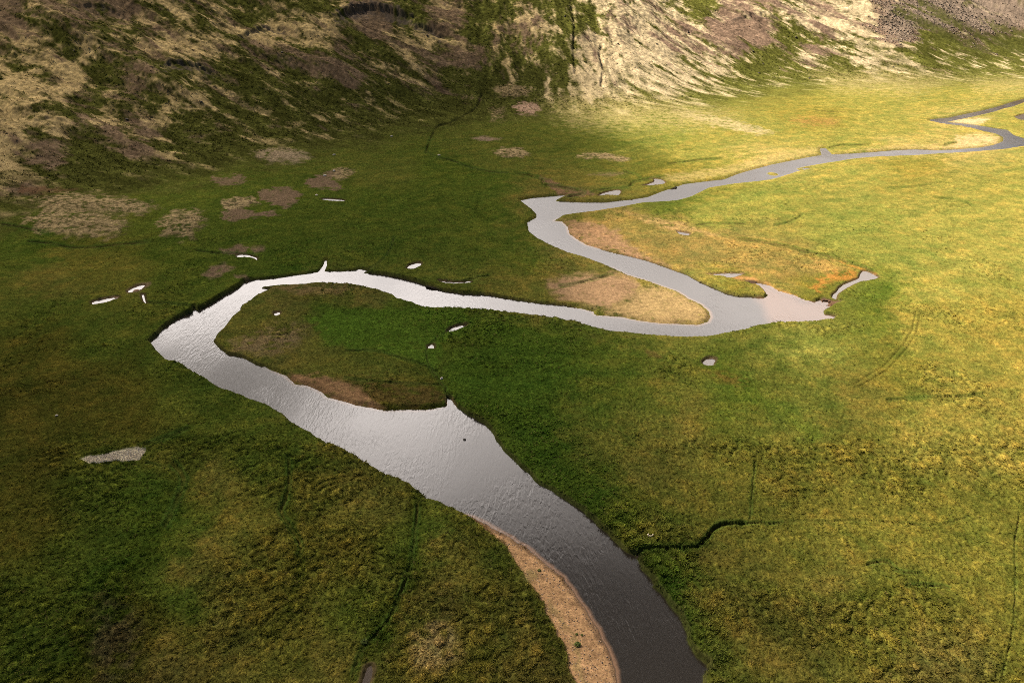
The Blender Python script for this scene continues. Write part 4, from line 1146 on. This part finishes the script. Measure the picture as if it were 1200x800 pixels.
Tc *= np.clip(edge / 60, 0, 1)
Th = Tc / SIG * SUN[2]
sh = (CALT - GZ) / SUN[2]
QX = GX + SUN[0] * sh; QY = GY + SUN[1] * sh
puff = np.abs(perlin(GX / 40, GY / 40, 207)) * 12
base = CALT + 14 * perlin(GX / 120, GY / 120, 203) * 0
keep = Th > .4
top = np.stack([QX, QY, base + Th * .5 + 0 * puff], -1); bot = np.stack([QX, QY, base - Th * .5], -1)
nx, ny = GX.shape
gi = np.arange(nx * ny).reshape(nx, ny)
kq = keep[:-1, :-1] | keep[1:, :-1] | keep[:-1, 1:] | keep[1:, 1:]
tq = np.stack([gi[:-1, :-1], gi[1:, :-1], gi[1:, 1:], gi[:-1, 1:]], -1)[kq]
bq_ = tq[:, ::-1] + nx * ny
# rim faces where a kept cell borders an empty one
rim = []
kp = np.pad(kq, 1)
for i, j in zip(*np.nonzero(kq)):
    c00, c10, c11, c01 = gi[i, j], gi[i + 1, j], gi[i + 1, j + 1], gi[i, j + 1]
    for (di, dj, u, v) in ((-1, 0, c01, c00), (1, 0, c10, c11), (0, -1, c00, c10), (0, 1, c11, c01)):
        if not kp[i + 1 + di, j + 1 + dj]:
            rim.append((v, u, u + nx * ny, v + nx * ny))
VV = np.concatenate([top.reshape(-1, 3), bot.reshape(-1, 3)])
VV[:nx * ny, 2] += .3; VV[nx * ny:, 2] -= .3
Q = np.concatenate([tq, bq_, np.array(rim)])
used, inv = np.unique(Q.ravel(), return_inverse=True)
mc = bpy.data.materials.new('cloud_vapour')
nt, N2, L2 = nodes_of(mc)
o2 = N2.new('ShaderNodeOutputMaterial'); pv = N2.new('ShaderNodeVolumePrincipled'); pv.inputs['Density'].default_value = SIG; pv.inputs['Color'].default_value = (.45, .45, .46, 1); pv.inputs['Anisotropy'].default_value = .6
L2.new(pv.outputs[0], o2.inputs['Volume'])
cl = mesh_obj('clouds', VV[used], inv.reshape(-1, 4), mc)
tag(cl, 'stuff', 'broken grey cloud drifting high over the valley')

# ------------------------------------------------------------------ camera
cam = bpy.data.cameras.new('camera'); co = bpy.data.objects.new('camera', cam); col.objects.link(co)
co.location = (0, 0, H); co.rotation_euler = (math.radians(90) - PIT, 0, 0)
cam.sensor_width = 36; cam.lens = F / 1200 * 36; cam.clip_start = 1; cam.clip_end = 20000
C.camera = co
C.view_settings.view_transform = 'Standard'; C.view_settings.look = 'None'; C.view_settings.gamma = 1
C.view_settings.exposure = 1.70
C.cycles.max_bounces = 5; C.cycles.diffuse_bounces = 2; C.cycles.glossy_bounces = 2; C.cycles.volume_bounces = 0; C.cycles.transparent_max_bounces = 8
C.cycles.filter_width = .85; C.cycles.sample_clamp_indirect = 4.0
C.cycles.use_denoising = False
try:
    C.cycles.denoiser = 'OPENIMAGEDENOISE'; C.cycles.denoising_input_passes = 'RGB_ALBEDO_NORMAL'
except Exception:
    pass
print('scene built')
